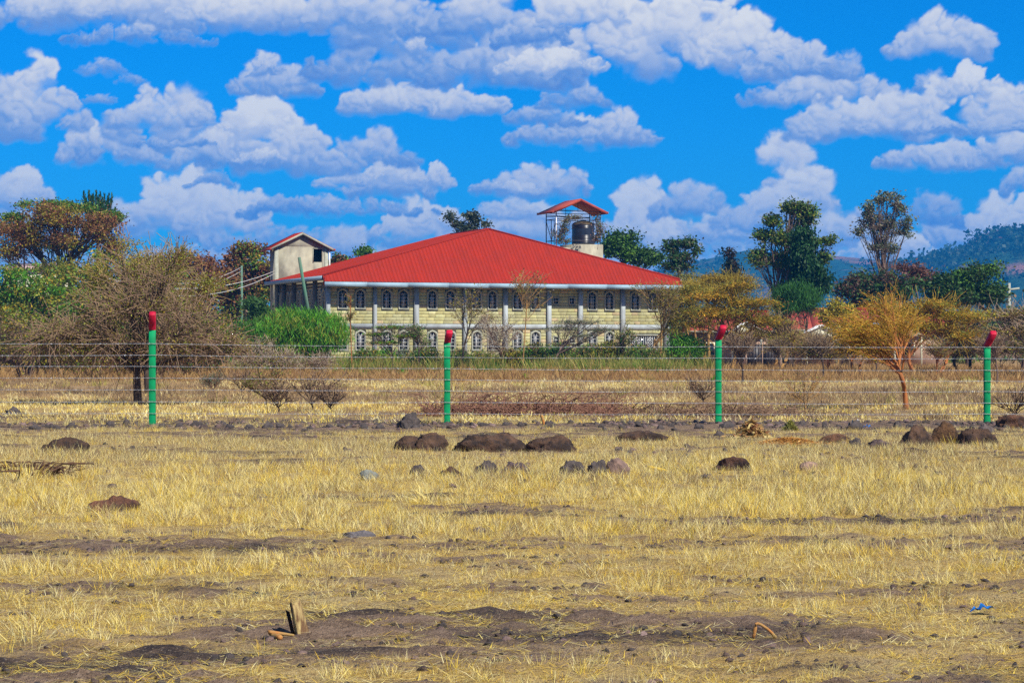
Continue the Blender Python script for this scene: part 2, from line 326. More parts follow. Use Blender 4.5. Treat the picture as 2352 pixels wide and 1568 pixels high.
field = mixc(smooth(n5, .38, .62, t), (0.42, 0.28, 0.14), (0.46, 0.27, 0.08))
field = mixc(smooth(n2, .5, .75, t), field, (0.26, 0.15, 0.08))
field = mixc(mt('MULTIPLY', smooth(n3, .4, .7, t), 0.4, tree=t), field, (0.17, 0.10, 0.06))
L.new(mixc(mt('MULTIPLY', sp.outputs[2], 0.85, tree=t), near, field), b.inputs['Base Color'])
bp = t.nodes.new('ShaderNodeBump'); bp.inputs['Strength'].default_value = 1.0; bp.inputs['Distance'].default_value = 0.05
L.new(mt('ADD', n1, mt('ADD', mt('MULTIPLY', n3, .6, tree=t), mt('MULTIPLY', n4, .35, tree=t), tree=t), tree=t), bp.inputs['Height']); L.new(bp.outputs[0], b.inputs['Normal'])
ob('ground', gme, m, kind='structure')

# ------------------------------------------------------------------ grass, as tufts set out over the ground
def tuft(seed, n, rad, h0, h1, w, lean, cols, flat=False, bend=0.35):
    r = rng(seed); a = r.uniform(0, 2 * math.pi, n); rr = rad * np.sqrt(r.uniform(0, 1, n))
    base = np.stack([np.cos(a) * rr, np.sin(a) * rr, np.full(n, -0.01)], 1)
    a2 = a + r.normal(0, 0.9, n) if not flat else r.uniform(0, 2 * math.pi, n)
    h = r.uniform(h0, h1, n); ln = np.abs(r.normal(lean, lean * 0.6, n)) if not flat else r.uniform(1.25, 1.54, n)
    up = np.cos(ln); out = np.sin(ln); d = np.stack([np.cos(a2), np.sin(a2)], 1)
    def pt(s):
        o = out * s + bend * s * s * r.uniform(0, 1, n)
        z = up * s - 0.25 * bend * s * s
        if flat: z = z * 0.6 + r.uniform(0.005, 0.03, n)
        return base + np.concatenate([d * (o * h)[:, None], (z * h)[:, None]], 1)
    sa = r.uniform(0, math.pi, n); side = np.stack([np.cos(sa), np.sin(sa), np.zeros(n)], 1)
    V = []
    for s, ww in ((0, 1.0), (0.55, 0.8), (1.0, 0.2)):
        p = pt(s); k = side * (w * ww * r.uniform(.7, 1.3, n) / 2)[:, None]; V += [p - k, p + k]
    V = np.stack(V, 1).reshape(-1, 3); i = np.arange(n)[:, None] * 6
    Fq = np.concatenate([i + np.array([0, 1, 3, 2]), i + np.array([2, 3, 5, 4])])
    c = np.array(cols)[r.integers(0, len(cols), n)] * r.uniform(.75, 1.2, (n, 1)); C = np.repeat(c, 6, 0)
    return V, Fq, C
def protos(name, specs, mat):
    col = bpy.data.collections.new(name)
    for k, sp_ in enumerate(specs):
        V_, F_, C_ = tuft(*sp_[0], **(sp_[1] if len(sp_) > 1 else {}))
        me = new_mesh(name, V_, F_, C_); me.materials.append(mat)
        col.objects.link(bpy.data.objects.new('%s.%03d' % (name, k + 1), me))
    return col
def scatter(name, pts, scl, idx, col, seed=0, tilt=0.12, **props):
    r = rng(seed); n = len(pts)
    me = bpy.data.meshes.new(name); me.vertices.add(n); me.vertices.foreach_set('co', np.asarray(pts, np.float32).ravel())
    rot = np.stack([r.normal(0, tilt, n), r.normal(0, tilt, n), r.uniform(0, 6.283, n)], 1).astype(np.float32)
    me.attributes.new('rot', 'FLOAT_VECTOR', 'POINT').data.foreach_set('vector', rot.ravel())
    me.attributes.new('scl', 'FLOAT', 'POINT').data.foreach_set('value', np.asarray(scl, np.float32))
    me.attributes.new('pick', 'INT', 'POINT').data.foreach_set('value', np.asarray(idx, np.int32))
    o = ob(name, me, None, **props); g = bpy.data.node_groups.new(name, 'GeometryNodeTree')
    g.interface.new_socket('Geometry', in_out='INPUT', socket_type='NodeSocketGeometry'); g.interface.new_socket('Geometry', in_out='OUTPUT', socket_type='NodeSocketGeometry')
    gi = g.nodes.new('NodeGroupInput'); go = g.nodes.new('NodeGroupOutput'); ip = g.nodes.new('GeometryNodeInstanceOnPoints')
    ci = g.nodes.new('GeometryNodeCollectionInfo'); ci.inputs['Collection'].default_value = col; ci.inputs['Separate Children'].default_value = True; ci.inputs['Reset Children'].default_value = True
    def na(nm, ty):
        q = g.nodes.new('GeometryNodeInputNamedAttribute'); q.data_type = ty; q.inputs['Name'].default_value = nm; return q.outputs['Attribute']
    er = g.nodes.new('FunctionNodeEulerToRotation'); g.links.new(na('rot', 'FLOAT_VECTOR'), er.inputs[0])
    g.links.new(gi.outputs[0], ip.inputs['Points']); g.links.new(ci.outputs[0], ip.inputs['Instance']); ip.inputs['Pick Instance'].default_value = True
    g.links.new(na('pick', 'INT'), ip.inputs['Instance Index']); g.links.new(er.outputs[0], ip.inputs['Rotation']); g.links.new(na('scl', 'FLOAT'), ip.inputs['Scale'])
    g.links.new(ip.outputs[0], go.inputs[0]); md = o.modifiers.new('scatter', 'NODES'); md.node_group = g
    return o
def wedge(r, n, y0, y1, margin=1.18):
    """uniform points on the ground between y0 and y1 inside the camera's view with a margin"""
    k = 0.2118 * margin; u = r.uniform(0, 1, n); y = np.sqrt(y0 * y0 + u * (y1 * y1 - y0 * y0)); x = r.uniform(-1, 1, n) * (k * y + 0.6)
    return x, y
PALE = [(.82, .69, .27), (.76, .61, .19), (.86, .77, .40)]; GOLD = [(.76, .54, .07), (.70, .45, .045), (.80, .62, .11)]
BROWN = [(.30, .20, .10), (.22, .14, .08), (.40, .28, .14), (.16, .11, .07)]; OLIVE = [(.34, .30, .06), (.42, .35, .09)]
near_c = protos('grass_tuft', [
 ((1, 30, .09, .10, .24, .0043, .35, PALE + GOLD + BROWN[:2]),), ((2, 34, .12, .08, .20, .0043, .45, PALE + BROWN[:1]),), ((3, 26, .07, .14, .30, .0043, .30, GOLD + PALE),),
 ((4, 30, .11, .06, .16, .0043, .60, GOLD),), ((5, 28, .10, .10, .22, .0043, .40, BROWN + PALE),), ((6, 34, .14, .04, .10, .0043, .70, GOLD + BROWN),),
 ((7, 24, .08, .10, .24, .0043, .40, OLIVE + GOLD),), ((8, 30, .13, .05, .13, .0043, .65, PALE + BROWN),)], M['grass'])
lit_c = protos('straw_litter', [((20 + k, 22, .26, .04, .17, .0043, .5, [PALE, GOLD, PALE + BROWN, GOLD + PALE, BROWN + GOLD][k]), dict(flat=True, bend=.1)) for k in range(5)], M['grass'])
r = rng(5)
MOUNDS = []      # filled below: (x, y, radius) kept free of grass
def keep(x, y, z=None):
    k = np.ones(len(x), bool)
    for (mx_, my_, mr) in MOUNDS: k &= ((x - mx_) / mr) ** 2 + ((y - my_ + mr * .5) / (mr * 1.5)) ** 2 > 1
    return k
def sow():
    pts, sc, ix = [], [], []
    for (y0, y1, rho, s0, s1) in ((9.5, 16, 100, .5, 1.05), (16, 28, 84, .60, 1.05), (28, 49.5, 52, .60, 1.0)):
        area = 0.2118 * 1.18 * (y1 ** 2 - y0 ** 2) + 1.2 * (y1 - y0); n = int(area * rho); x, y = wedge(r, n, y0, y1)
        d = dens(x, y); k = (r.uniform(0, 1, n) < np.clip((d - .24) * 1.5, 0.04, 1) ** 1.3) & keep(x, y)
        x, y, d = x[k], y[k], d[k]
        pts.append(np.stack([x, y, hgt(x, y)], 1)); sc.append(r.uniform(s0, s1, len(x)) * (.42 + .48 * np.clip(d, 0, 1)) * np.where(r.uniform(0, 1, len(x)) < .05, 1.6, 1) * (.50 + .85 * fbm(x * .9, y * .7, 3, 58)) * np.interp(y, [10, 13, 20, 26, 50], [.66, .70, .85, .92, .95]))
        # tall pale tufts where dense, short golden ones elsewhere; brown stand in the upper left
        py = HY + H * F / y; px = CX + x * F / y; q = r.uniform(0, 1, len(x)); zone = fbm(x * .35, y * .25, 3, 51)
        id_ = np.where(q < .30, 1, np.where(q < .55, 0, np.where(q < .68, 2, np.where(q < .80, 7, 3))))
        id_ = np.where((zone > .54) & (q > .35), np.where(q > .7, 3, 5), id_)
        brown = np.exp(-((py - 1030) / 50) ** 2) * 0.65 + .20 + .30 * (fbm(x * .5, y * .4, 2, 57) > .56); id_ = np.where(r.uniform(0, 1, len(x)) < brown, 4, id_)
        id_ = np.where(r.uniform(0, 1, len(x)) < .05, 6, id_); id_ = np.where((py > 1240) & (q > .4), np.where(q > .8, 3, 5), id_)
        ix.append(id_)
    scatter('dry_grass', np.concatenate(pts), np.concatenate(sc), np.concatenate(ix), near_c, 6, tilt=.24, kind='stuff', label='dry straw coloured grass in tufts over the near ground', category='grass')
    pts, sc, ix = [], [], []
    for (y0, y1, rho) in ((9.5, 16, 230), (16, 26, 110), (26, 46, 40)):
        area = 0.2118 * 1.18 * (y1 ** 2 - y0 ** 2) + 1.2 * (y1 - y0); n = int(area * rho); x, y = wedge(r, n, y0, y1)
        cl = fbm(x * 1.1, y * .8, 3, 61); k = (r.uniform(0, 1, n) < np.clip((cl - .30) * 2.6, .32, 1)) & keep(x, y); x, y = x[k], y[k]
        pts.append(np.stack([x, y, hgt(x, y) + .004], 1)); sc.append(r.uniform(.6, 1.15, len(x))); ix.append(r.integers(0, 5, len(x)))
    scatter('straw_litter', np.concatenate(pts), np.concatenate(sc), np.concatenate(ix), lit_c, 8, tilt=.04, kind='stuff', label='loose broken straw lying flat on the brown soil', category='straw')
field_c = protos('field_tuft', [
 ((31, 56, .40, .06, .18, 0.012, .5, PALE + BROWN[2:3]),), ((32, 56, .45, .05, .14, 0.012, .6, GOLD + PALE),), ((33, 44, .40, .10, .26, .012, .4, BROWN),),
 ((34, 56, .40, .06, .16, 0.012, .5, [(.52, .37, .17), (.46, .31, .12)] + BROWN[:3]),), ((35, 44, .35, .15, .42, .020, .35, [(.34, .19, .07), (.26, .14, .06), (.44, .28, .10)]),), ((36, 40, .30, .10, .30, .020, .3, OLIVE),)], M['grass'])
def sow_field():
    pts, sc, ix = [], [], []
    for (y0, y1, rho, s) in ((49, 75, 4.5, 1.0), (75, 120, 2.2, 1.15), (120, 190, 1.6, 1.5)):
        area = 0.2118 * 1.18 * (y1 ** 2 - y0 ** 2); n = int(area * rho); x, y = wedge(r, n, y0, y1); q = r.uniform(0, 1, n)
        z = fbm(x * .10, y * .05, 3, 71); d = dens(x, y); py = HY + H * F / y
        k = (q < np.clip(d * 1.1 - .05, .12, 1)) & keep(x, y)
        id_ = r.choice([0, 1, 3], n, p=[.30, .20, .50]); id_ = np.where((z > .50) & (r.uniform(0, 1, n) < .7), 2, id_)
        id_ = np.where((y > 112) & (r.uniform(0, 1, n) < .75), 4, id_); id_ = np.where(r.uniform(0, 1, n) < .02, 5, id_)
        id_ = np.where((y < 66) & (py > 925) & (r.uniform(0, 1, n) < .6), 1, id_)
        x, y, id_ = x[k], y[k], id_[k]
        pts.append(np.stack([x, y, hgt(x, y)], 1)); sc.append(r.uniform(.6, 1.2, len(x)) * s); ix.append(id_)
    scatter('field_grass', np.concatenate(pts), np.concatenate(sc), np.concatenate(ix), field_c, 9, kind='stuff', label='short dry golden grass over the field behind the fence', category='grass')
weed_c = protos('weed_tuft', [
 ((41, 46, .55, .5, 1.3, .030, .15, [(.14, .20, .02), (.26, .26, .04), (.48, .38, .13)]),), ((42, 46, .5, .4, 1.0, .032, .2, [(.36, .24, .08), (.28, .20, .05), (.16, .18, .03)]),),
 ((43, 46, .6, .5, 1.1, .030, .25, [(.08, .20, .02), (.14, .22, .03), (.34, .30, .07)]),)], M['grass'])
def sow_weeds():
    n = 1900; px = r.uniform(560, 1640, n); Y = r.uniform(140, 172, n); x = (px - CX) * Y / F
    k = fbm(x * .35, Y * .2, 3, 81) > .40; x, Y = x[k], Y[k]
    scatter('tall_weeds', np.stack([x, Y, np.zeros(len(x))], 1), r.uniform(.4, 1.35, len(x)), r.integers(0, 3, len(x)), weed_c, 10, kind='stuff', label='tall green and straw weeds growing before the long block', category='weeds')

# ------------------------------------------------------------------ rocks, clods and earth mounds
M['rock'] = material('basalt', (0.095, 0.075, 0.068), 0.9, (0.045, 0.037, 0.036), 9, bump=1.0, bscale=30, bdist=.03, attr=True)
M['earth'] = material('earth', (0.120, 0.066, 0.040), 0.95, (0.034, 0.022, 0.018), 5, bump=1.0, bscale=26, bdist=.05, attr=True, lo=.38, hi=.6)
def lump(name, seed, sx, sy, sz, mat, facets=10, rough=.22, sub=4, col=(1, 1, 1), flatb=.25):
    bm = bmesh.new(); bmesh.ops.create_icosphere(bm, subdivisions=sub, radius=1.0); V_ = np.array([v.co[:] for v in bm.verts]); F_ = np.array([[v.index for v in f.verts] for f in bm.faces]); bm.free()
    r_ = rng(seed)
    for k in range(facets):                                             # knock flat facets off
        d = r_.normal(0, 1, 3); d /= np.linalg.norm(d); c = r_.uniform(.62, .92); s = V_ @ d; V_ = V_ - np.where(s > c, s - c, 0)[:, None] * d
    o = seed * 3.17
    n = fbm(V_[:, 0] * 2 + o, V_[:, 1] * 2 + V_[:, 2] * 3.1, 3, seed) - .5; n2 = fbm(V_[:, 0] * 7 + V_[:, 2] * 5 + o, V_[:, 1] * 7 + o - V_[:, 2] * 4, 3, seed + 1) - .5
    n3_ = fbm(V_[:, 0] * 16 + V_[:, 2] * 11 + o, V_[:, 1] * 16 - V_[:, 2] * 9, 2, seed + 2) - .5
    V_ = V_ * (1 + rough * 2.3 * n + (rough * 1.3 + .08) * n2 + .10 * n3_)[:, None]
    V_ = V_ * np.array([sx, sy, sz]); V_[:, 2] = np.where(V_[:, 2] < -flatb * sz, -flatb * sz + (V_[:, 2] + flatb * sz) * .1, V_[:, 2])
    return new_mesh(name, V_, F_, np.broadcast_to(np.array(col, float), V_.shape), False)
def place_lump(name, label, cat, px0, px1, top, base, seed, mat, deep=.8, group=None, sink=.12, free=True, **kw):
    g = G((px0 + px1) / 2, base); sc = g[1] / F; w = (px1 - px0) * sc / 2; h = (base - top) * sc
    hz = h * 1.02; me = lump(name, seed, w, w * deep, hz, mat, **kw)
    o = thing(name, label, cat, (g[0], g[1] + w * deep * .5, hgt(g[0], g[1]) - sink * h * .3), 0, group, me, mat)
    if free: MOUNDS.append((g[0], g[1] + w * deep * .5, w * .62))
    return o
PL = place_lump; E = M['earth']; R_ = M['rock']
PL('earth_mound', 'low dark brown earth mound left of the second green post base, smaller of a pair', 'mound', 903, 985, 1003, 1034, 1, E, rough=.26, facets=6)
PL('earth_mound', 'rounded brown earth mound just below and left of the second green post', 'mound', 952, 1036, 994, 1035, 2, E, rough=.26, facets=6)
PL('earth_mound', 'longest dark brown earth mound, right below the second green post', 'mound', 1050, 1225, 988, 1036, 3, E, rough=.28, facets=7, deep=.5)
PL('earth_mound', 'brown earth mound joined to the right end of the longest mound', 'mound', 1195, 1322, 994, 1037, 4, E, rough=.24, facets=7, deep=.6)
PL('earth_mound', 'low tapering earth mound with dark clods between the second and third posts', 'mound', 1405, 1540, 990, 1014, 5, E, rough=.2, facets=5, deep=.6)
PL('earth_mound', 'big rounded brown mound left of the fourth green post', 'mound', 2066, 2142, 980, 1024, 6, E, rough=.24, facets=7)
PL('earth_mound', 'brown mound with yellowish grassy top near the fourth green post', 'mound', 2138, 2206, 972, 1020, 7, E, rough=.16, facets=5, col=(1.2, 1.1, .8))
PL('earth_mound', 'brown mound directly in front of the fourth green post', 'mound', 2205, 2295, 984, 1022, 8, E, rough=.28, facets=7)
PL('earth_mound', 'light brown mound at the right edge behind the fence line', 'mound', 2292, 2375, 955, 982, 9, E, rough=.26, facets=6, col=(1.3, 1.1, 1))
PL('earth_mound', 'flat smooth tan mound right of the orange leaf heap', 'mound', 1880, 1960, 996, 1018, 10, E, rough=.1, facets=4, col=(1.5, 1.25, 1))
PL('earth_mound', 'reddish brown lumpy mound alone in the grass at lower left', 'mound', 205, 315, 1139, 1176, 11, E, rough=.2, facets=6, col=(1.7, 1.35, 1.25))
PL('earth_mound', 'dark earth mound half hidden in tall grass at far left', 'mound', 95, 205, 1008, 1042, 12, E, rough=.15, facets=5, col=(.8, .8, .8))
PL('earth_mound', 'crumbly brown mound in the row below the longest mound', 'mound', 1010, 1075, 1072, 1096, 13, E, rough=.25)
PL('earth_mound', 'low arched dark mound below the mounds by the fourth post', 'mound', 2070, 2140, 1025, 1042, 14, E, rough=.2, col=(.8, .8, .8))
PL('earth_mound', 'purplish dark mound under grass right of the pale boulder', 'mound', 1638, 1735, 1052, 1082, 15, E, rough=.22, col=(.8, .7, .75))
PL('boulder', 'blue grey flat topped stone lying in the grass', 'rock', 820, 882, 1073, 1102, 16, R_, rough=.10, facets=14, col=(2.6, 3.4, 3.2))
PL('boulder', 'dark rounded stone right of the blue grey stone', 'rock', 940, 984, 1067, 1092, 17, R_, rough=.15, facets=12)
PL('boulder', 'pale brown lichened boulder with a dark side in mid field', 'rock', 1392, 1452, 1044, 1092, 18, R_, rough=.12, facets=12, col=(2.6, 2.1, 1.8))
PL('boulder', 'jagged dark clod stone beside the pale boulder', 'rock', 1340, 1398, 1058, 1090, 19, R_, rough=.35)
PL('boulder', 'dark clod lump left of the jagged clod stone', 'rock', 1282, 1345, 1064, 1092, 20, R_, rough=.35)
PL('boulder', 'black topped clod pile in the middle of the stone row', 'rock', 1088, 1150, 1058, 1092, 21, R_, rough=.35)
PL('boulder', 'purple brown clod right of the black topped clod pile', 'rock', 1150, 1225, 1066, 1094, 22, R_, rough=.35, col=(1.3, 1.1, 1.2))
PL('boulder', 'tall ragged dark clod standing on the fence line left of the second post', 'rock', 912, 966, 948, 984, 23, R_, rough=.32)
PL('boulder', 'round dark grey stone against the foot of the fourth green post', 'rock', 2243, 2285, 966, 994, 24, R_, rough=.12, facets=12, col=(1.3, 1.25, 1.25))
PL('boulder', 'pale tan stone half sunk in grass at middle right', 'rock', 1835, 1885, 1058, 1080, 25, R_, rough=.12, facets=12, col=(4.0, 3.2, 2.5))
PL('boulder', 'dark clod cluster left of the big rounded mound', 'rock', 1998, 2064, 1008, 1030, 26, R_, rough=.35, col=(1.3, 1.1, 1.1))
PL('boulder', 'dark round lump at the end of the flat tan mound', 'rock', 1948, 1984, 1004, 1026, 27, R_, rough=.2)
PL('boulder', 'flat grey stone slab lying in short grass below the centre', 'rock', 775, 860, 1214, 1236, 28, R_, rough=.16, facets=12, col=(2.0, 2.2, 2.4))
PL('boulder', 'small grey stone in the grass at centre', 'rock', 1085, 1118, 1206, 1222, 29, R_, rough=.2, col=(1.5, 1.4, 1.6))
PL('boulder', 'dark stone cut by the left edge on the fence line', 'rock', -18, 14, 950, 972, 30, R_, rough=.2)
PL('boulder', 'black clod pile near the left edge behind the fence', 'rock', 8, 58, 936, 953, 31, R_, rough=.3)
PL('boulder', 'small tan pebble stone on the dark soil at bottom right', 'rock', 1480, 1512, 1560, 1576, 32, R_, rough=.12, col=(4, 3.4, 3))
PL('boulder', 'pale pebble on dark soil in the near right ground', 'rock', 1465, 1490, 1452, 1470, 33, R_, rough=.12, col=(3.4, 2.9, 2.8))
r = rng(77)
line = [(243, 266, 964, 980), (278, 300, 962, 978), (302, 326, 964, 979), (360, 382, 968, 984), (433, 470, 963, 980), (152, 178, 970, 982), (560, 585, 973, 984), (600, 630, 968, 982), (632, 656, 970, 982),
        (515, 540, 972, 984), (790, 812, 974, 984), (825, 850, 972, 984), (860, 885, 972, 986), (1096, 1124, 968, 980), (1151, 1172, 966, 979), (1185, 1206, 965, 980), (1246, 1274, 967, 981), (1301, 1320, 963, 972), (1372, 1390, 972, 981),
        (1418, 1440, 973, 983), (1505, 1530, 970, 986), (1532, 1550, 968, 980), (1594, 1617, 969, 984), (1650, 1690, 969, 982), (1722, 1756, 966, 982), (1640, 1665, 986, 1000), (1830, 1860, 966, 980), (1862, 1880, 968, 978), (1885, 1905, 966, 984), (1940, 1985, 966, 986), (2050, 2076, 968, 984), (2080, 2100, 970, 982), (700, 722, 976, 985), (745, 768, 975, 985), (60, 100, 975, 985), (110, 140, 974, 984), (205, 228, 972, 982), (400, 425, 971, 983)]
line.sort(key=lambda q: q[0]); ORD = 'first second third fourth fifth sixth seventh eighth ninth tenth eleventh twelfth thirteenth fourteenth fifteenth'.split(); POST_PX = (350, 1027, 1650, 2267); cnt = {}
left_n = sum(1 for q in line if (q[0] + q[1]) / 2 < 350)
for k, (a_, b_, c_, d_) in enumerate(line):
    m_ = (a_ + b_) / 2; p = sum(1 for q in POST_PX if m_ > q); cnt[p] = cnt.get(p, 0) + 1
    lab = ('%s dark stone to the left of the first green post' % ORD[left_n - cnt[p]]) if p == 0 else ('%s dark stone along the fence line right of the %s green post' % (ORD[cnt[p] - 1], ORD[p - 1]))
    PL('stone', lab, 'stone', a_, b_, c_, d_ + 1, 100 + k, R_, rough=.22, facets=12, sub=3, group='dark stones along the foot of the fence', free=False)
# loose clods and gravel that nobody could count
gc_ = bpy.data.collections.new('soil_clod')
for k in range(5):
    me_ = lump('soil_clod', 300 + k, .05, .045, .035, R_, sub=2, rough=.3, col=[(1, 1, 1), (1.6, 1.3, 1.2), (.8, .8, .8), (2.4, 2.0, 1.9), (1.2, 1, .9)][k]); me_.materials.append(R_); gc_.objects.link(bpy.data.objects.new('soil_clod.%03d' % (k + 1), me_))
r = rng(78)
x1, y1 = wedge(r, 16000, 9.5, 24); k = (dens(x1, y1) < .55) & (r.uniform(0, 1, len(x1)) < .8); x1, y1 = x1[k], y1[k]
x2 = r.uniform(-12.5, 12.5, 2600); y2 = 48.0 + r.normal(0, 1.3, 2600); kk = fbm(x2 * .8, y2 * .8, 2, 91) > .42; x2, y2 = x2[kk], y2[kk]
x3, y3 = wedge(r, 1100, 26, 46); k3 = fbm(x3 * .6, y3 * .3, 3, 95) > .56; x3, y3 = x3[k3], y3[k3]
cx_ = np.concatenate([x1, x2, x3]); cy_ = np.concatenate([y1, y2, y3]); sc_ = np.concatenate([r.uniform(.2, .85, len(x1)) ** 2.2, r.uniform(.45, 1.5, len(x2)) ** 1.5, r.uniform(.4, 1.4, len(x3))])
scatter('soil_clods', np.stack([cx_, cy_, hgt(cx_, cy_)], 1), sc_, r.integers(0, 5, len(cx_)), gc_, 11, tilt=.6, kind='stuff', label='loose dark clods and gravel on the bare soil', category='soil clods')
r = rng(5)
sow(); sow_field(); sow_weeds()
# ------------------------------------------------------------------ the two storey building
M['stone_a'] = material('cut_stone', (1, 1, 1), 0.9, (.80, .76, .70), 3.5, bump=.5, bscale=22, bdist=.01, attr=True)
M['mortar'] = material('mortar', (0.30, 0.26, 0.18), 0.95, (0.36, 0.32, 0.23), 4, bump=.3)
M['plaster'] = material('grey_plaster', (0.40, 0.44, 0.45), 0.85, (0.28, 0.30, 0.30), 1.6, bump=.25, bscale=12, stretch=(1, 1, .45))
M['plaster_y'] = material('stained_plaster', (0.40, 0.37, 0.27), 0.9, (0.23, 0.21, 0.16), 1.3, bump=.3, bscale=9, stretch=(1, 1, .6))
M['roof_red'] = material('red_roof_sheet', (0.32, 0.024, 0.012), 0.75, (0.25, 0.024, 0.014), .9, ndetail=9, spec=.06, bump=.05, bscale=40, stretch=(1, .35, 1), lo=.3, hi=.7)
M['ridge_red'] = material('red_ridge_cap', (0.28, 0.022, 0.012), 0.7, (0.22, 0.02, 0.012), 2, spec=.08)
M['rust_red'] = material('faded_red_sheet', (0.36, 0.065, 0.040), 0.6, (0.26, 0.05, 0.035), 1.5, spec=.2)
M['gutter'] = material('galvanised_gutter', (0.30, 0.42, 0.50), 0.7, (0.24, 0.34, 0.42), 1.5, spec=.2)
M['soffit'] = material('soffit_board', (0.22, 0.19, 0.15), 0.9, (0.15, 0.13, 0.10), 3)
M['white_metal'] = material('white_painted_bar', (0.72, 0.72, 0.70), 0.5, spec=.4)
M['frame_grey'] = material('window_surround', (0.36, 0.37, 0.29), 0.85, (0.28, 0.28, 0.22), 5, bump=.15)
M['dark_metal'] = material('dark_steel', (0.020, 0.022, 0.03), 0.5, (0.05, 0.03, 0.02), 6, spec=.4)
M['black_plastic'] = material('black_tank_plastic', (0.010, 0.014, 0.028), 0.32, (0.02, 0.024, 0.036), 3, spec=.55)
M['glass'] = material('dark_window_glass', (0.012, 0.015, 0.022), 0.08, spec=.6)
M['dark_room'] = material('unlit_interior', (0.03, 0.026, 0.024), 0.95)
M['sill_tan'] = material('tan_concrete', (0.40, 0.33, 0.20), 0.9, (0.30, 0.24, 0.14), 2, bump=.3)
TH = math.radians(20); c_, s_ = math.cos(TH), math.sin(TH); O = np.array([-14.09, 185.0])
def lx_of(px):                                                      # place along the front wall seen at column px
    k = (px - CX) / F; return (k * O[1] - O[0]) / (c_ - k * s_)
def zrow(py, lx, ly=0): return H + (HY - py) * (O[1] + lx * s_ + ly * c_) / F
bld = thing('school_building', 'long two storey stone block building with big red hipped sheet roof', 'building', (O[0], O[1], 0), TH)
LX = lx_of(1535.5); DW = 16.2
cols_px = [(748.5, 757.3), (857, 864), (950.7, 961), (1063, 1071.4), (1155.5, 1164.8), (1255.7, 1264.8), (1327.7, 1337), (1425, 1434.4), (1524.6, 1535.5)]
up = [787.4, 827.9, 889, 927.2, 993.1, 1034.8, 1095.4, 1131.4, 1189, 1230, 1360.5, 1400.1, 1459.6, 1499.7]
lo_ = [787.4, 827.9, 889, 927.2, 993.1, 1034.8, 1095.4, 1131.4, 1189, 1230, 1360.5, 1400.1]
WW = .66; UZ0, UZ1 = 4.70, 6.10; GZ0, GZ1 = 1.50, 2.90; BELT = (3.12, 3.50); ZT = 6.9
# core wall behind the stonework
mb = MB(); mb.box((0.02, .13, 0), (LX - .02, DW - .13, ZT)); ob('wall_core', mb.mesh('wall_core'), M['mortar'], bld)
mb = MB(); mb.box((0, -.03, BELT[0]), (LX, .14, BELT[1])); ob('floor_band', mb.mesh('floor_band'), M['plaster'], bld)
mb = MB(); mb.box((0, -.05, 0), (LX, .14, .35)); ob('plinth', mb.mesh('plinth'), M['plaster'], bld)
for k, (a, b) in enumerate(cols_px):
    x0, x1 = lx_of(a), lx_of(b); x1 = max(x1, x0 + .26); mb = MB(); mb.box((x0, -.20, 0), (x1, .12, ZT)); ob('column', mb.mesh('column'), M['plaster'], bld)
colx = [(lx_of(a), max(lx_of(b), lx_of(a) + .26)) for a, b in cols_px]
# window pieces
def arch(w, z0, z1, n=5, sh=.26):
    p = [(-w / 2, z0), (w / 2, z0), (w / 2, z1 - sh)]
    for k in range(1, n + 1):
        a = k / n; p.append((w / 2 * (1 - a) ** .62 if k < n else 0, z1 - sh + sh * (a ** .9)))
    q = [(-x, z) for (x, z) in p[2:-1]][::-1]
    return p + q
def window_parts(h, w=WW):
    inner = arch(w, 0, h); outer = [(-w / 2 - .12, -.12), (w / 2 + .12, -.12), (w / 2 + .12, h - .22)] + [(x * 1.42 if abs(x) > .02 else 0, z + .13) for x, z in inner[3:-1]] + [(-w / 2 - .12, h - .22)]
    outer = outer[:len(inner)]
    while len(outer) < len(inner): outer.append(outer[-1])
    n = len(inner); V_ = []
    for (y) in (-.04, .12): V_ += [(x, y, z) for x, z in outer] + [(x, y, z) for x, z in inner]
    f = []
    for i in range(n):
        j = (i + 1) % n; f += [(i, j, n + j, n + i), (2 * n + j, 2 * n + i, 3 * n + i, 3 * n + j), (j, i, 2 * n + i, 2 * n + j), (n + i, n + j, 3 * n + j, 3 * n + i)]
    sur = MB(); sur.add(V_, np.array(f)); sur = sur.mesh('window')
    g = MB(); g.prism([(x, .10, z) for x, z in inner], (0, .02, 0)); g = g.mesh('glass')
    gr = MB()
    for x in (-w / 2 + .02, -w / 6, w / 6, w / 2 - .02):
        top = h - .28 + .26 * (1 - abs(x) / (w / 2)) ** .7; gr.box((x - .009, .045, 0), (x + .009, .06, top))
    for k in range(5):
        z = .03 + k * (h - .32) / 4; gr.box((-w / 2, .04, z - .009), (w / 2, .06, z + .009))
    ar = np.array([[(x, .055, z) for x, z in inner[2:]]]); v, fq = tube_geo(ar, np.full(ar.shape[:2], .013), 4); gr.add(v, fq)
    gr = gr.mesh('grille')
    ch = MB(); ch.box((-.022, .075, 0), (.022, .095, h * .80)); ch = ch.mesh('casement')
    return sur, g, gr, ch
wU = window_parts(UZ1 - UZ0); wG = window_parts(GZ1 - GZ0); holes = []
M['curtain'] = material('pale_curtained_glass', (.34, .34, .33), .35, (.20, .21, .22), 2, spec=.5, stretch=(4, 1, .6)); M['brown_curtain'] = material('brown_curtained_glass', (.10, .055, .035), .35, (.03, .025, .025), 2, spec=.5, stretch=(4, 1, .6)); M['blue_glass'] = material('sky_reflecting_glass', (.02, .035, .05), .05, (.05, .07, .09), 1.5, spec=.9)
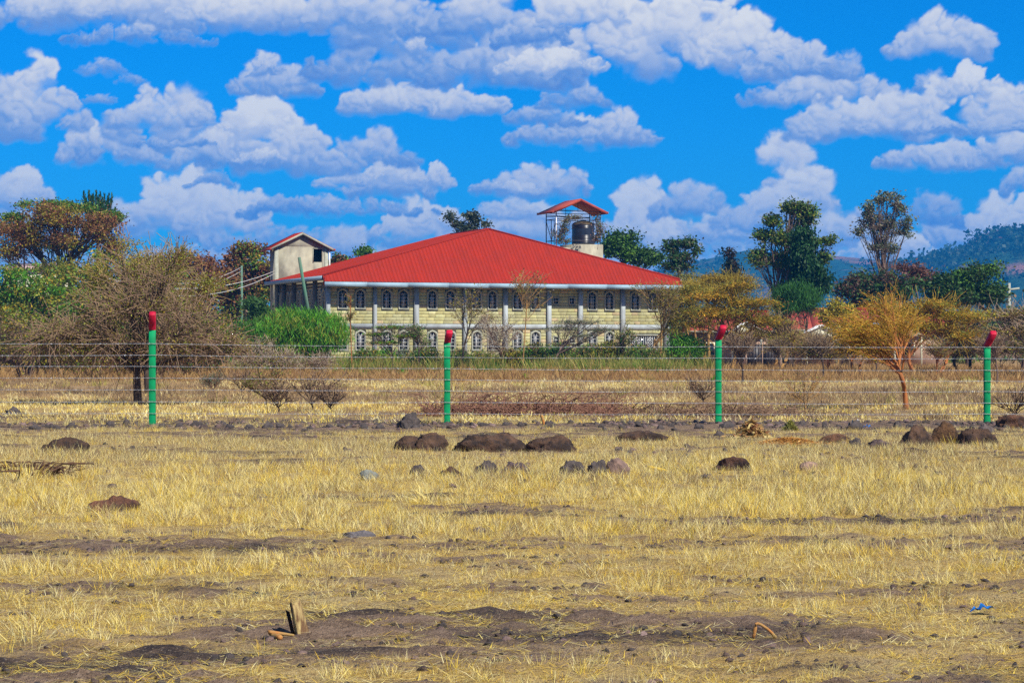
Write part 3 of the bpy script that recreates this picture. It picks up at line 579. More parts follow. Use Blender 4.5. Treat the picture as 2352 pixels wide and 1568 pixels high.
def put_window(parts, x, z, w, h, y=0, rz=0, mats=None):
    o = ob('window', parts[0], M['frame_grey'], bld, (x, y, z), (0, 0, rz))
    ob('glass', parts[1], M[mats[len(holes) % len(mats)]] if mats else M['glass'], o); ob('grille', parts[2], M['white_metal'], o)
    if len(parts) > 3: ob('casement', parts[3], M['white_metal'], o)
for px in up: x = lx_of(px); put_window(wU, x, UZ0, WW, UZ1 - UZ0, mats=['brown_curtain'] if px == 1459.6 else ['glass', 'blue_glass', 'glass', 'brown_curtain', 'blue_glass']); holes.append((x - WW / 2 - .12, x + WW / 2 + .12, UZ0 - .12, UZ1 + .12))
for px in lo_: x = lx_of(px); put_window(wG, x, GZ0, WW, GZ1 - GZ0, mats=['curtain'] if px in (1095.4, 1131.4) else ['glass', 'blue_glass', 'glass']); holes.append((x - WW / 2 - .12, x + WW / 2 + .12, GZ0 - .12, GZ1 + .12))
def small_window(w, h):
    f = MB()
    for a, b in (((-w / 2 - .1, -.04, -.1), (w / 2 + .1, .12, 0)), ((-w / 2 - .1, -.04, h), (w / 2 + .1, .12, h + .1)), ((-w / 2 - .1, -.04, 0), (-w / 2, .12, h)), ((w / 2, -.04, 0), (w / 2 + .1, .12, h))): f.box(a, b)
    g = MB(); g.box((-w / 2, .10, 0), (w / 2, .12, h)); b = MB(); b.box((-.012, .05, 0), (.012, .07, h)); b.box((-w / 2, .05, h / 2 - .012), (w / 2, .07, h / 2 + .012))
    return f.mesh('window'), g.mesh('glass'), b.mesh('grille')
wS = small_window(.36, .44)
for px in (1277.3, 1313.7):
    for z in (5.15, 2.05): x = lx_of(px); put_window(wS, x, z, .36, .44); holes.append((x - .28, x + .28, z - .1, z + .54))
# wide opening with diamond grille
x0, x1, z0, z1 = lx_of(1447), lx_of(1510), 1.55, 2.62; f = MB(); w = x1 - x0
for a, b in (((-.12, -.04, -.12), (w + .12, .12, 0)), ((-.12, -.04, z1 - z0), (w + .12, .12, z1 - z0 + .12)), ((-.12, -.04, 0), (0, .12, z1 - z0)), ((w, -.04, 0), (w + .12, .12, z1 - z0))): f.box(a, b)
wo_ = ob('window', f.mesh('window'), M['frame_grey'], bld, (x0, 0, z0), label='wide low window with diamond pattern grille')
g = MB(); g.box((0, .10, 0), (w, .12, z1 - z0)); ob('glass', g.mesh('glass'), M['glass'], wo_)
g = MB(); hh = z1 - z0
for k in range(15): x = w * (k + .5) / 15; g.box((x - .012, .05, 0), (x + .012, .07, hh))
g.box((0, .04, hh * .97 - .02), (w, .06, hh * .97)); g.box((0, .04, .02), (w, .06, .05))
for cxx in (w * .25, w * .75):
    for rr in (.42, .22):
        pts = [(cxx + rr, .03, hh / 2), (cxx, .03, hh / 2 + rr), (cxx - rr, .03, hh / 2), (cxx, .03, hh / 2 - rr), (cxx + rr, .03, hh / 2)]
        for a, b in zip(pts[:-1], pts[1:]): g.bar(a, b, .016, 4)
ob('grille', g.mesh('grille'), M['white_metal'], wo_); holes.append((x0 - .12, x1 + .12, z0 - .12, z1 + .12))
holes += [(a, b, -1, 9) for a, b in colx] + [(-1, 40, BELT[0], BELT[1]), (-1, 40, -1, .35)]
# stone blocks, course by course, fitted between openings
r = rng(12); blocks = []; CH = .245
z = .355
while z < ZT - .1:
    h = CH if not (z < BELT[0] < z + CH) else BELT[0] - z
    if BELT[0] <= z < BELT[1]: z = BELT[1] + .005; continue
    zt = min(z + h, ZT); cuts = sorted([(a, b) for a, b, c, d in holes if c < zt - .03 and d > z + .03]); x = 0.0
    segs = []
    for a, b in cuts:
        if a > x + .04: segs.append((x, a))
        x = max(x, b)
    if x < LX: segs.append((x, LX))
    for a, b in segs:
        q = a
        while q < b - .01:
            e = q + r.uniform(.50, .85)
            if b - e < .2: e = b
            blocks.append((q + .006, e - .006, z + .008, zt - .008)); q = e
    z += h
blocks.sort(key=lambda b: -((b[1] - b[0]) * (b[3] - b[2]) + (b[2] > 3.4) * 1))
STONE = [(.47, .45, .21), (.44, .41, .19), (.49, .47, .25), (.43, .42, .21), (.50, .40, .23), (.40, .38, .20), (.46, .45, .25)]
def block_mesh(mb, b, y, col, dx=0):
    x0, x1, z0, z1 = b; e = .009; yy = y
    V_ = [(x0, yy + e, z0), (x1, yy + e, z0), (x1, yy + e, z1), (x0, yy + e, z1), (x0 + e, yy, z0 + e), (x1 - e, yy, z0 + e), (x1 - e, yy, z1 - e), (x0 + e, yy, z1 - e), (x0, .14, z0), (x1, .14, z0), (x1, .14, z1), (x0, .14, z1)]
    mb.add(V_, np.array([(4, 5, 6, 7), (0, 1, 5, 4), (1, 2, 6, 5), (2, 3, 7, 6), (3, 0, 4, 7), (8, 9, 1, 0), (9, 10, 2, 1), (10, 11, 3, 2), (11, 8, 0, 3)]), col)
protoB = []
for k in range(12):
    mb = MB(); block_mesh(mb, (-.5, .5, -.5, .5), 0, STONE[k % 7]); V_ = np.concatenate(mb.V); protoB.append(None)
rest = MB()
for k, b in enumerate(blocks):
    y = r.uniform(0, .014); col = np.array(STONE[r.integers(0, 7)]) * r.uniform(.84, 1.1) * (.82 + .34 * float(vnoise(b[0] * .35, b[2] * .5, 7)))
    if k < 298:
        mb = MB(); block_mesh(mb, b, y, col); ob('stone_block', mb.mesh('stone_block'), M['stone_a'], bld)
    else: block_mesh(rest, b, y, col)
ob('stonework', rest.mesh('stonework'), M['stone_a'], bld, kind='stuff')
# side wall on the left: columns and tall slatted windows (same stone on the right); the left end's shade is put into the stone colour
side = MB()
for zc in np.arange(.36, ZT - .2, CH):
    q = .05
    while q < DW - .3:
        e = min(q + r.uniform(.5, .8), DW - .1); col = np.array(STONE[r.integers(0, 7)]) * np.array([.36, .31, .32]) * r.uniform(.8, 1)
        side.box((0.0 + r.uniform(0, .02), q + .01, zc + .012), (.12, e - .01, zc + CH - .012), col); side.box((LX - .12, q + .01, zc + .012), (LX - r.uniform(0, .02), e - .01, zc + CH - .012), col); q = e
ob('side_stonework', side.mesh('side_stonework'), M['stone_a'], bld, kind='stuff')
for y in (3.2, 6.4, 9.6, 12.8, 15.9):
    mb = MB(); mb.box((-.3, y - .15, 0), (.1, y + .15, ZT)); ob('column', mb.mesh('column'), M['soffit'], bld)  # darker than the front columns, shade of this end put into their colour
for y in (1.1, 2.2, 4.3, 5.4, 7.5, 8.6, 10.7, 11.8, 13.8, 14.9):
    put_window(wU, -.03, UZ0, WW, 1.4, y, -math.pi / 2); put_window(wG, -.03, GZ0, WW, 1.4, y, -math.pi / 2)
# roof
EZ = 7.15; AZ_ = 11.12; ax = LX / 2; e0, e1 = -.62, LX + .62; fy, by = -.8, DW + .5; a1, a2 = 3.3, DW - 3.4; FE = -1.28; ov = fy - FE
fs = (AZ_ - EZ) / (a1 - fy)
def surf(u0, u1, org, ud, vd, vmax, rib=.30, hgt_=.030, parts=3, name='roof_sheet'):
    """ribbed sheets: u along the eave, v up the slope; vmax(u) = length up the slope"""
    org, ud, vd = map(np.array, (org, ud, vd)); nrm = np.cross(ud, vd); nrm = nrm / np.linalg.norm(nrm); nr = int((u1 - u0) / rib); k = 0
    while k < nr:
        m_ = min(parts, nr - k); us = []
        for q in range(m_):
            b = u0 + (k + q) * (u1 - u0) / nr; w = (u1 - u0) / nr; us += [(b, 0), (b + w * .70, 0), (b + w * .78, hgt_), (b + w * .92, hgt_)]
        us.append((u0 + (k + m_) * (u1 - u0) / nr, 0)); V_ = []
        for (u, h) in us:
            v0, v1 = vmax(u); p = org + ud * u + nrm * h; V_ += [p + vd * v0, p + vd * v1]
        n = len(us); Fq = [(2 * i, 2 * i + 2, 2 * i + 3, 2 * i + 1) for i in range(n - 1)]
        mb = MB(); mb.add(V_, np.array(Fq)); ob(name, mb.mesh(name), M['roof_red'], bld); k += m_
def front_len(u):
    t_ = (u - e0) / (ax - e0) if u < ax else (e1 - u) / (e1 - ax); return (-ov, max(0.0, t_) * (a1 - fy))
surf(e0, e1, (0, fy, EZ), (1, 0, 0), (0, 1, fs), front_len)
def back_len(u):                                       # u runs against x
    x = e1 - (u - e0); t_ = (x - e0) / (ax - e0) if x < ax else (e1 - x) / (e1 - ax); return (0, max(0.0, t_) * (by - a2))
surf(e0, e1, (e0 + e1, by, EZ), (-1, 0, 0), (0, -1, (AZ_ - EZ) / (by - a2)), back_len, rib=.45, parts=4)
ls = (AZ_ - EZ) / (ax - e0)
def left_len(u):                                        # u = by - y
    y = by - (u); d = ax - e0
    hi = d * min(1, max(0, (y - fy) / (a1 - fy)), max(0, (by - y) / (by - a2))); return (0, hi)
surf(0, by - fy, (e0, by, EZ), (0, -1, 0), (1, 0, ls), left_len, rib=.30, parts=3)
surf(0, by - fy, (e1, fy, EZ), (0, 1, 0), (-1, 0, ls), lambda u: left_len(by - fy - u), rib=.45, parts=4)
def cap(p, q, r_=.10):
    p, q = np.array(p, float), np.array(q, float); v, fq = tube_geo(np.array([[p, q]]), np.full((1, 2), r_), 6, caps=True); v[:, 2] += .02
    mb = MB(); mb.add(v, fq); ob('ridge_cap', mb.mesh('ridge_cap'), M['ridge_red'], bld)
A1 = (ax, a1, AZ_); A2 = (ax, a2, AZ_)
for p, q in (((e0, fy, EZ), A1), ((e1, fy, EZ), A1), (A1, A2), ((e0, by, EZ), A2), ((e1, by, EZ), A2)): cap(p, q, .085)
FZ = EZ - ov * fs
for p, q in (((e0, fy, EZ), (e0, FE, FZ)), ((e1, fy, EZ), (e1, FE, FZ))): cap(p, q, .05)
mb = MB(); ez = FZ - .03
for k in range(9):
    xa = e0 - .02 + k * (e1 - e0 + .04) / 9; xb = e0 - .02 + (k + 1) * (e1 - e0 + .04) / 9
    g = MB(); dz = -.012 * (k % 2); g.box((xa + .008, FE - .15, ez - .35 + dz), (xb - .008, FE - .01, ez + dz)); g.box((xb - .05, FE - .165, ez - .36 + dz), (xb + .02, FE - .15, ez + .01 + dz)); ob('gutter', g.mesh('gutter'), M['gutter'], bld)
g = MB(); g.box((e0 - .16, fy + .02, EZ - .33), (e0 + .0, by, EZ - .02)); ob('gutter', g.mesh('gutter'), M['gutter'], bld)
g = MB(); g.box((e1, fy + .02, EZ - .33), (e1 + .16, by, EZ - .02)); ob('gutter', g.mesh('gutter'), M['gutter'], bld)
g = MB(); g.box((e0 + .02, FE + .02, ez - .34), (e1 - .02, -.31, ez - .30)); g.box((e0 + .02, -.80, ZT - .06), (-.0, by, ZT - .02)); g.box((LX, -.80, ZT - .06), (e1 - .02, by, ZT - .02)); ob('soffit', g.mesh('soffit'), M['soffit'], bld)
g = MB(); g.box((e0 + .03, FE + .03, ez - .29), (e0 + .06, fy, EZ - .12)); g.box((e1 - .06, FE + .03, ez - .29), (e1 - .03, fy, EZ - .12)); ob('end_board', g.mesh('end_board'), M['roof_red'], bld)
for px in (1261, 1265 - 205): # small white floodlights below the gutter
    x = lx_of(px) - .1; g = MB(); g.box((x - .05, FE - .02, ez - .50), (x + .05, FE + .12, ez - .38)); ob('floodlight', g.mesh('floodlight'), M['white_metal'], bld)
# ------------------------------------------------------------------ roof tower on the left
tw = ob('stair_tower', None, None, bld, (0, 0, 0), label='plastered tower room with small red gabled roof and square hole')
tx0, tx1, ty0, ty1, te, tp = -.32, 4.15, 14.9, 16.6, 10.0, 11.1; txm = (tx0 + tx1) / 2
hx0, hx1 = tx0 + 3.25, tx0 + 4.0; hz0, hz1 = zrow(602, 3, 15), zrow(572, 3, 15)
g = MB(); g.prism([(tx0, ty0, 5), (hx0, ty0, 5), (hx0, ty0, te), (tx0, ty0, te)], (0, .18, 0)); g.prism([(hx1, ty0, 5), (tx1, ty0, 5), (tx1, ty0, te), (hx1, ty0, te)], (0, .18, 0))
g.box((hx0, ty0, 5), (hx1, ty0 + .18, hz0)); g.box((hx0, ty0, hz1), (hx1, ty0 + .18, te)); g.prism([(tx0, ty0, te), (tx1, ty0, te), (txm, ty0, tp)], (0, .18, 0))
g.box((tx0, ty1 - .18, 0), (tx1, ty1, te)); g.prism([(tx0, ty1, te), (txm, ty1, tp), (tx1, ty1, te)], (0, -.18, 0)); g.box((tx0, ty0 + .18, 0), (tx0 + .18, ty1 - .18, te)); g.box((tx1 - .18, ty0 + .18, 0), (tx1, ty1 - .18, te))
ob('tower_wall', g.mesh('tower_wall'), M['plaster_y'], tw)
g = MB(); g.box((tx0 - .06, ty0 - .06, 0), (tx0 + .28, ty0 - .002, te - .05)); g.box((tx1 - .28, ty0 - .05, 0), (tx1 + .04, ty0 - .002, te - .05)); ob('corner_pilaster', g.mesh('corner_pilaster'), M['frame_grey'], tw)
g = MB(); g.box((hx0 - .06, ty0 - .03, hz1), (hx1 + .06, ty0 - .002, hz1 + .07)); g.box((hx0 - .06, ty0 - .03, hz0 - .07), (hx0, ty0 - .002, hz1)); ob('opening_trim', g.mesh('opening_trim'), M['frame_grey'], tw)
g = MB(); g.box((hx0 - .3, ty0 + .9, 6), (hx1 + .1, ty0 + .95, te)); ob('inner_wall', g.mesh('inner_wall'), M['dark_room'], tw)
g = MB(); o_ = .42; sl = (tp - te) / (tx1 - txm); lowz = te - o_ * sl
for sgn in (-1, 1):
    xe = tx0 - o_ if sgn < 0 else tx1 + o_
    g.prism([(xe, ty0 - .35, lowz + .04), (txm, ty0 - .35, tp + .04), (txm, ty0 - .35, tp + .09), (xe, ty0 - .35, lowz + .09)], (0, ty1 - ty0 + 1.1, 0))
ob('tower_roof', g.mesh('tower_roof'), M['roof_red'], tw)
g = MB()
for sgn in (-1, 1):
    xe = tx0 - o_ if sgn < 0 else tx1 + o_
    g.prism([(xe, ty0 - .37, lowz - .12), (txm, ty0 - .37, tp - .12), (txm, ty0 - .37, tp + .06), (xe, ty0 - .37, lowz + .06)], (0, .018, 0))
ob('barge_board', g.mesh('barge_board'), M['frame_grey'], tw)
g = MB(); g.box((tx0 - o_ - .14, ty0 - .40, lowz - .12), (tx0 - o_, ty1 + .7, lowz + .06)); g.box((tx1 + o_, ty0 - .40, lowz - .12), (tx1 + o_ + .14, ty1 + .7, lowz + .06)); ob('tower_gutter', g.mesh('tower_gutter'), M['rust_red'], tw)
g = MB(); g.bar((tx1 + .14, ty0 - .1, 7), (tx1 + .14, ty0 - .1, lowz + .1), .06, 6); ob('downpipe', g.mesh('downpipe'), M['white_metal'], tw)
# ------------------------------------------------------------------ tank base, shelter and tank
def L2W(lx, ly, z): return Vector((O[0] + lx * c_ - ly * s_, O[1] + lx * s_ + ly * c_, z))
def lx_at(px, ly): k = (px - CX) / F; return (k * (O[1] + ly * c_) + ly * s_ - O[0]) / (c_ - k * s_)
sy0 = 16.9; bx0, bxm, bx1 = lx_at(1277, sy0), lx_at(1315, sy0), lx_at(1385, sy0)
zb = zrow(560.5, bxm, sy0); zl = zrow(568, bx0, sy0)
pb = thing('tank_platform', 'plastered concrete tower stub carrying the black water tank', 'platform', L2W(bx0, sy0, 0)[:], TH)
g = MB(); g.box((0, 0, 0), (bxm - bx0, 3.0, zl)); ob('low_step', g.mesh('low_step'), M['plaster_y'], pb)
g = MB(); g.box((bxm - bx0, -.02, 0), (bx1 - bx0, 3.0, zb)); ob('high_block', g.mesh('high_block'), M['plaster_y'], pb)
sh = thing('tank_shelter', 'open dark steel frame with red gabled roof over the water tank', 'shelter', L2W(bx0, sy0, zl)[:], TH)
fw = lx_at(1379, sy0) - bx0; zt_ = zrow(485, bx0 + 2, sy0) - zl; dp = 2.5; zk = zrow(458.5, bx0 + 2, sy0) - zl
for (x, y, m_) in ((.05, .05, 'white_metal'), (fw, .05, 'dark_metal'), (.05, dp, 'dark_metal'), (fw, dp, 'dark_metal')):
    g = MB(); z0_ = 0 if x < 1 else zb - zl; g.bar((x, y, z0_), (x, y, zt_), .05 if m_ == 'white_metal' else .045, 6); ob('frame_post', g.mesh('frame_post'), M[m_], sh)
def sbar(p, q, r_=.030, nm='frame_bar'): g = MB(); g.bar(p, q, r_, 5); ob(nm, g.mesh(nm), M['dark_metal'], sh)
for z in (.62, zt_ * .78):
    for p, q in (((.05, .05), (.05, dp)), ((.05, dp), (fw, dp)), ((fw, dp), (fw, .05)), ((.05, .05), (fw, .05))): sbar((*p, z), (*q, z))
for z in (zt_ * .88, zt_ * .97): sbar((.05, dp, z), (fw, dp, z))
sbar((.05, dp, zt_ * .92), (fw, dp, zt_ * .86)); sbar((.05, .05, zt_), (fw, .05, zt_), .03); sbar((.05, dp, zt_ + .22), (fw * .8, dp, zt_ + .22), .018)
sbar((.05, dp, zt_ * .74), (.05, dp * .5, .65)); sbar((.05, .05, zt_ * .74), (.05, dp * .5, .65)); sbar((.05, dp * .5, 0), (.05, dp * .5, zt_ * .78)); sbar((.8, dp, .1), (.8, dp, zt_ * .78)); sbar((fw / 2, .05, zt_), (fw / 2, .05, zk), .02); sbar((fw / 2 - .2, dp, zt_ * .9), (fw / 2 - .2, dp, zk), .02)
sbar((fw, .05, zt_ * .76), (fw, dp * .55, .6)); sbar((fw, dp, zt_ * .76), (fw, dp * .55, .6)); sbar((.05, dp, 0), (fw * .4, dp, 0), .03)
o_ = .42; fm = (fw + .05) / 2; sl = (zk - zt_) / (fm - 0); ly_ = zt_ - .1
for sgn in (-1, 1):
    xe = -o_ if sgn < 0 else fw + o_; g = MB(); g.prism([(xe, -.5, ly_), (fm, -.5, zk), (fm, -.5, zk + .06), (xe, -.5, ly_ + .06)], (0, dp + 1.3, 0)); ob('shelter_roof', g.mesh('shelter_roof'), M['rust_red'], sh)
    g = MB(); g.prism([(xe, -.53, ly_ - .17), (fm, -.53, zk - .17), (fm, -.53, zk + .08), (xe, -.53, ly_ + .08)], (0, .025, 0)); ob('barge_board', g.mesh('barge_board'), M['rust_red'], sh)
    g = MB(); g.box((xe - (.12 if sgn < 0 else 0), -.54, ly_ - .12), (xe + (.12 if sgn > 0 else 0), dp + .8, ly_ + .06)); ob('shelter_gutter', g.mesh('shelter_gutter'), M['rust_red'], sh)
tr = (lx_at(1363.9, sy0 + 1.2) - lx_at(1314.5, sy0 + 1.2)) / 2 * .97; tcx = lx_at(1339.2, sy0 + 1.2); thh = zrow(507.8, tcx, sy0 + 1.2) - zb
tk = thing('water_tank', 'black ribbed plastic water tank under the red roofed steel frame', 'water tank', L2W(tcx, sy0 + 1.2, zb)[:], TH)
prof = [(0, 0), (tr * .98, 0), (tr, .05)]
z = .10
while z < thh * .80:
    rib_ = (z < thh * .38) or (thh * .66 < z)
    d = .028 if rib_ else 0.0; prof += [(tr - d * .2, z), (tr + d, z + .03), (tr + d, z + .06), (tr - d * .2, z + .09)]; z += .12
prof += [(tr * .99, thh * .84), (tr * .93, thh * .90), (tr * .78, thh * .95), (tr * .5, thh * .985), (tr * .28, thh)]
def lathe(prof, n=40):
    a = np.arange(n) * 2 * math.pi / n; P_ = np.array(prof); V_ = np.stack([P_[:, None, 0] * np.cos(a), P_[:, None, 0] * np.sin(a), np.broadcast_to(P_[:, None, 1], (len(P_), n))], -1).reshape(-1, 3)
    k, j = np.meshgrid(np.arange(len(P_) - 1), np.arange(n), indexing='ij'); i0 = k * n + j; i1 = k * n + (j + 1) % n; return V_, np.stack([i0, i1, i1 + n, i0 + n], -1).reshape(-1, 4)
nb = len(prof) - 4; V_, F_ = lathe(prof[:nb]); g = MB(); g.add(V_, F_); ob('tank_body', g.mesh('tank_body', True), M['black_plastic'], tk)
V_, F_ = lathe(prof[nb - 1:]); g = MB(); g.add(V_, F_); M['dusty'] = material('dusty_tank_top', (.10, .065, .025), .9, (.03, .028, .03), 3); ob('tank_shoulder', g.mesh('tank_shoulder', True), M['dusty'], tk)
V_, F_ = lathe([(tr * .3, thh - .02), (tr * .3, thh + .07), (0, thh + .09)], 24); g = MB(); g.add(V_, F_); ob('tank_lid', g.mesh('tank_lid'), M['black_plastic'], tk)
g = MB(); g.bar((tr * .98, -tr * .3, .3), (tr * .9, -tr * .3, thh * .95), .035, 6); ob('inlet_pipe', g.mesh('inlet_pipe'), M['white_metal'], tk)

# ------------------------------------------------------------------ poles and cables
M['pole_green'] = material('weathered_green_pole', (0.07, 0.20, 0.13), .85, (0.12, 0.17, 0.12), 3, bump=.4, stretch=(1, 1, .2))
def pole(label, p, q, r0, r1):
    b = np.array(p); g = MB(); g.bar((0, 0, 0), tuple(np.array(q) - b), r0, 10, r1); return thing('utility_pole', label, 'pole', tuple(b), 0, None, g.mesh('utility_pole'), M['pole_green'])
p_ = W(708, 714, 170); q_ = W(687, 592, 168); d_ = (p_ - q_) / (q_[2] - p_[2]); p_ = p_ + d_ * p_[2]
pole('leaning green wooden pole in front of the left end of the red roof', p_, q_, .14, .11)
pole('upright green pole among the brown trees left of the tower', (W(556, 705, 215)[0], 215, 0), W(555, 610, 215), .12, .09)
pc = W(555, 613, 215)
def cable(label, a, b, sag, r_=.020):
    t_ = np.linspace(0, 1, 14)[:, None]; P_ = a + (b - a) * t_; P_[:, 2] -= sag * 4 * (t_ * (1 - t_))[:, 0]; v, fq = tube_geo(P_[None], np.full((1, 14), r_), 5, True); g = MB(); g.add(v, fq)
    thing('power_cable', label, 'cable', (0, 0, 0), 0, None, g.mesh('power_cable'), M['white_metal'])
tb = np.array(L2W(tx0, ty0, 0)[:])
cable('upper pale cable sagging to the left corner of the tower', W(250, 640, 150), np.array([tb[0], tb[1] - .1, zrow(622, 0, 15)]), 1.0)
cable('lower pale cable sagging to the left corner of the tower', W(250, 655, 150), np.array([tb[0], tb[1] - .1, zrow(628, 0, 15)]), 1.2)
cable('pale cable running left from the upright green pole', W(320, 640, 160), pc, .8, .017)
cable('second pale cable running left from the upright green pole', W(300, 652, 160), pc - np.array([0, 0, .35]), .9, .017)
pg = thing('utility_pole', 'pale concrete pole with crossarm far off at the right edge', 'pole', (W(2318, 700, 330)[0], 330, 0))
g = MB(); g.bar((0, 0, 0), (0, 0, W(0, 650, 330)[2]), .28, 6, .2); ob('shaft', g.mesh('shaft'), M['frame_grey'], pg)
g = MB(); g.bar((-1.2, 0, W(0, 668, 330)[2]), (1.4, 0, W(0, 662, 330)[2]), .14, 5); ob('crossarm', g.mesh('crossarm'), M['frame_grey'], pg)

# ------------------------------------------------------------------ low houses on the right
M['cream'] = material('cream_wall', (0.62, 0.60, 0.44), .85, (0.5, 0.46, 0.33), 2); M['pink'] = material('pinkish_wall', (0.42, 0.28, 0.2), .9, (0.34, 0.22, 0.16), 2)
def house(label, px0, px1, ridge, eave, gx0, gx1, gtop, gbase, Y, depth=7):
    a = W(px0, eave, Y); b = W(px1, eave, Y); w = b[0] - a[0]; zr = W(0, ridge, Y + depth / 2)[2]; ze = a[2]
    h = thing('house', label, 'house', (a[0], Y, 0)); m_ = MB(); m_.box((.4, .5, 0), (w - .4, depth - .5, ze)); ob('wall', m_.mesh('wall'), M['pink'], h)
    for sgn in (0, 1):
        n = int(w / .9)
        for k in range(n):
            xa, xb = k * w / n + .015, (k + 1) * w / n - .015; y0, y1 = (0, depth / 2) if sgn == 0 else (depth, depth / 2)
            m_ = MB(); m_.prism([(xa, y0, ze), (xb, y0, ze), (xb, y1, zr), (xa, y1, zr)] if sgn == 0 else [(xa, y0, ze), (xa, y1, zr), (xb, y1, zr), (xb, y0, ze)], (0, 0, .05)); ob('roof_sheet', m_.mesh('roof_sheet'), M['rust_red'], h)
    m_ = MB(); m_.bar((0, depth / 2, zr + .03), (w, depth / 2, zr + .03), .12, 6); ob('ridge_cap', m_.mesh('ridge_cap'), M['ridge_red'], h)
    m_ = MB(); m_.box((0, -.05, ze - .14), (w, 0, ze + .02)); ob('fascia', m_.mesh('fascia'), M['cream'], h)
    g0 = W(gx0, gbase, Y - 2)[0] - a[0]; g1 = W(gx1, gbase, Y - 2)[0] - a[0]; gt = W(0, gtop, Y - 2)[2]; gb = W(0, gbase, Y - 2)[2]; gm = (g0 + g1) / 2
    m_ = MB(); m_.prism([(g0, -2, gb), (g1, -2, gb), (g1, -2, gb + (gt - gb) * .35), (gm, -2, gt), (g0, -2, gb + (gt - gb) * .35)], (0, .15, 0)); ob('gable', m_.mesh('gable'), M['cream'], h)
    for sgn in (-1, 1):
        xe = g0 - .25 if sgn < 0 else g1 + .25; m_ = MB(); m_.prism([(xe, -2.2, gb + (gt - gb) * .30), (gm, -2.2, gt + .02), (gm, -2.2, gt + .14), (xe, -2.2, gb + (gt - gb) * .30 + .12)], (0, 3.2, 0)); ob('porch_roof', m_.mesh('porch_roof'), M['white_metal'], h)
    for x in (g0 + .12, g1 - .12): m_ = MB(); m_.bar((x, -1.9, 0), (x, -1.9, gb), .09, 6); ob('porch_post', m_.mesh('porch_post'), M['cream'], h)
    for x in np.arange(1.2, w - 1.5, 2.6):
        m_ = MB(); m_.box((x, .44, 1.0), (x + 1.1, .49, 2.1)); o = ob('window', m_.mesh('window'), M['cream'], h); m_ = MB(); m_.box((x + .08, .42, 1.08), (x + 1.02, .435, 2.02)); ob('pane', m_.mesh('pane'), M['glass'], o)
    return h
house('low red roofed house nearest the stone building, white porch gable', 1578, 1775, 716, 760, 1679, 1752, 742, 776, 196)
house('low red roofed house with white porch gable behind the acacias, middle one', 1812, 2034, 710, 757, 1850, 1925, 749, 778, 199)
house('low red roofed house with white gable behind the orange acacia, farthest right', 2040, 2180, 716, 757, 2052, 2120, 740, 772, 202)
V_, F_ = lathe([(0, 0), (.42, 0), (.42, .45), (.3, .58), (0, .6)], 20); g = MB(); g.add(V_, F_); M['blue'] = material('blue_plastic', (.10, .30, .55), .4, (.07, .22, .45), 4)
b_ = W(2008, 757, 197); thing('water_barrel', 'small blue plastic barrel between the low red roofs', 'barrel', (b_[0], 197, b_[2]), 0, None, g.mesh('water_barrel', True), M['blue'])
g = MB(); g.box((-.5, -.4, 0), (.5, .4, b_[2])); thing('barrel_stand', 'small concrete pier holding the blue barrel', 'stand', (b_[0], 197, -.003), 0, None, g.mesh('barrel_stand'), M['pink'])
gt = thing('metal_gate', 'dark double sheet gate in the scrub below the left porch gable', 'gate', (W(1715, 800, 180)[0], 180, 0)); wg = 73 * 180 / F
for k in range(2):
    g = MB(); g.box((k * wg / 2 + .03, 0, .05), ((k + 1) * wg / 2 - .03, .05, 1.9)); lf = ob('gate_leaf', g.mesh('gate_leaf'), M['dark_metal'], gt)
    g = MB()
    for q in range(6): x = k * wg / 2 + .06 + q * (wg / 2 - .12) / 5; g.box((x - .02, -.04, .05), (x + .02, 0, 2.05))
    ob('gate_bar', g.mesh('gate_bar'), M['dark_metal'], lf)
for x in (-.12, wg + .12): g = MB(); g.box((x - .12, -.1, 0), (x + .12, .15, 2.2)); ob('gate_post', g.mesh('gate_post'), M['pink'], gt)
hz = thing('house', 'far low house with faded pink roof under the umbrella tree', 'house', (W(8, 618, 260)[0], 260, 0)); w = 140 * 260 / F; z_ = W(0, 619, 260)[2]; zr = W(0, 604, 260)[2]
g = MB(); g.box((0, 0, 0), (w, 6, z_)); ob('wall', g.mesh('wall'), M['cream'], hz); g = MB(); g.prism([(-.3, -.4, z_), (w + .3, -.4, z_), (w - .6, 3, zr), (.6, 3, zr)], (0, 0, .08)); g.prism([(w + .3, 6.4, z_), (-.3, 6.4, z_), (.6, 3, zr), (w - .6, 3, zr)], (0, 0, .08)); M['pinkroof'] = material('faded_pink_roof', (.6, .4, .34), .7); ob('roof', g.mesh('roof'), M['pinkroof'], hz)

# ------------------------------------------------------------------ barbed wire fence
M['post_green'] = material('green_post_paint', (0.005, 0.28, 0.10), .6, (0.012, 0.19, 0.07), 5, ndetail=9, lo=.42, hi=.66, bump=.7, bscale=60, bdist=.004, spec=.08)
M['post_red'] = material('red_post_paint', (0.52, 0.005, 0.035), .6, (0.36, 0.004, 0.025), 9, bump=.4, bscale=60, bdist=.004, spec=.3)
M['wire'] = material('galvanised_wire', (0.66, 0.67, 0.70), .5, (0.26, 0.26, 0.28), 14, spec=.5, metal=.3)
fn = thing('barbed_wire_fence', 'barbed wire fence on green concrete posts with bent red tips', 'fence', (0, 48.4, 0))
POSTS = [(350, 976, 758, 14.5, (354, 719)), (1027, 978, 787, 14, (1033, 761)), (1650, 975, 780, 14, (1659, 750)), (2267, 972, 795, 14, (2277, 763))]
def pY(px): return 48.15 + (px - 350) / 1917 * 1.1
pp = []
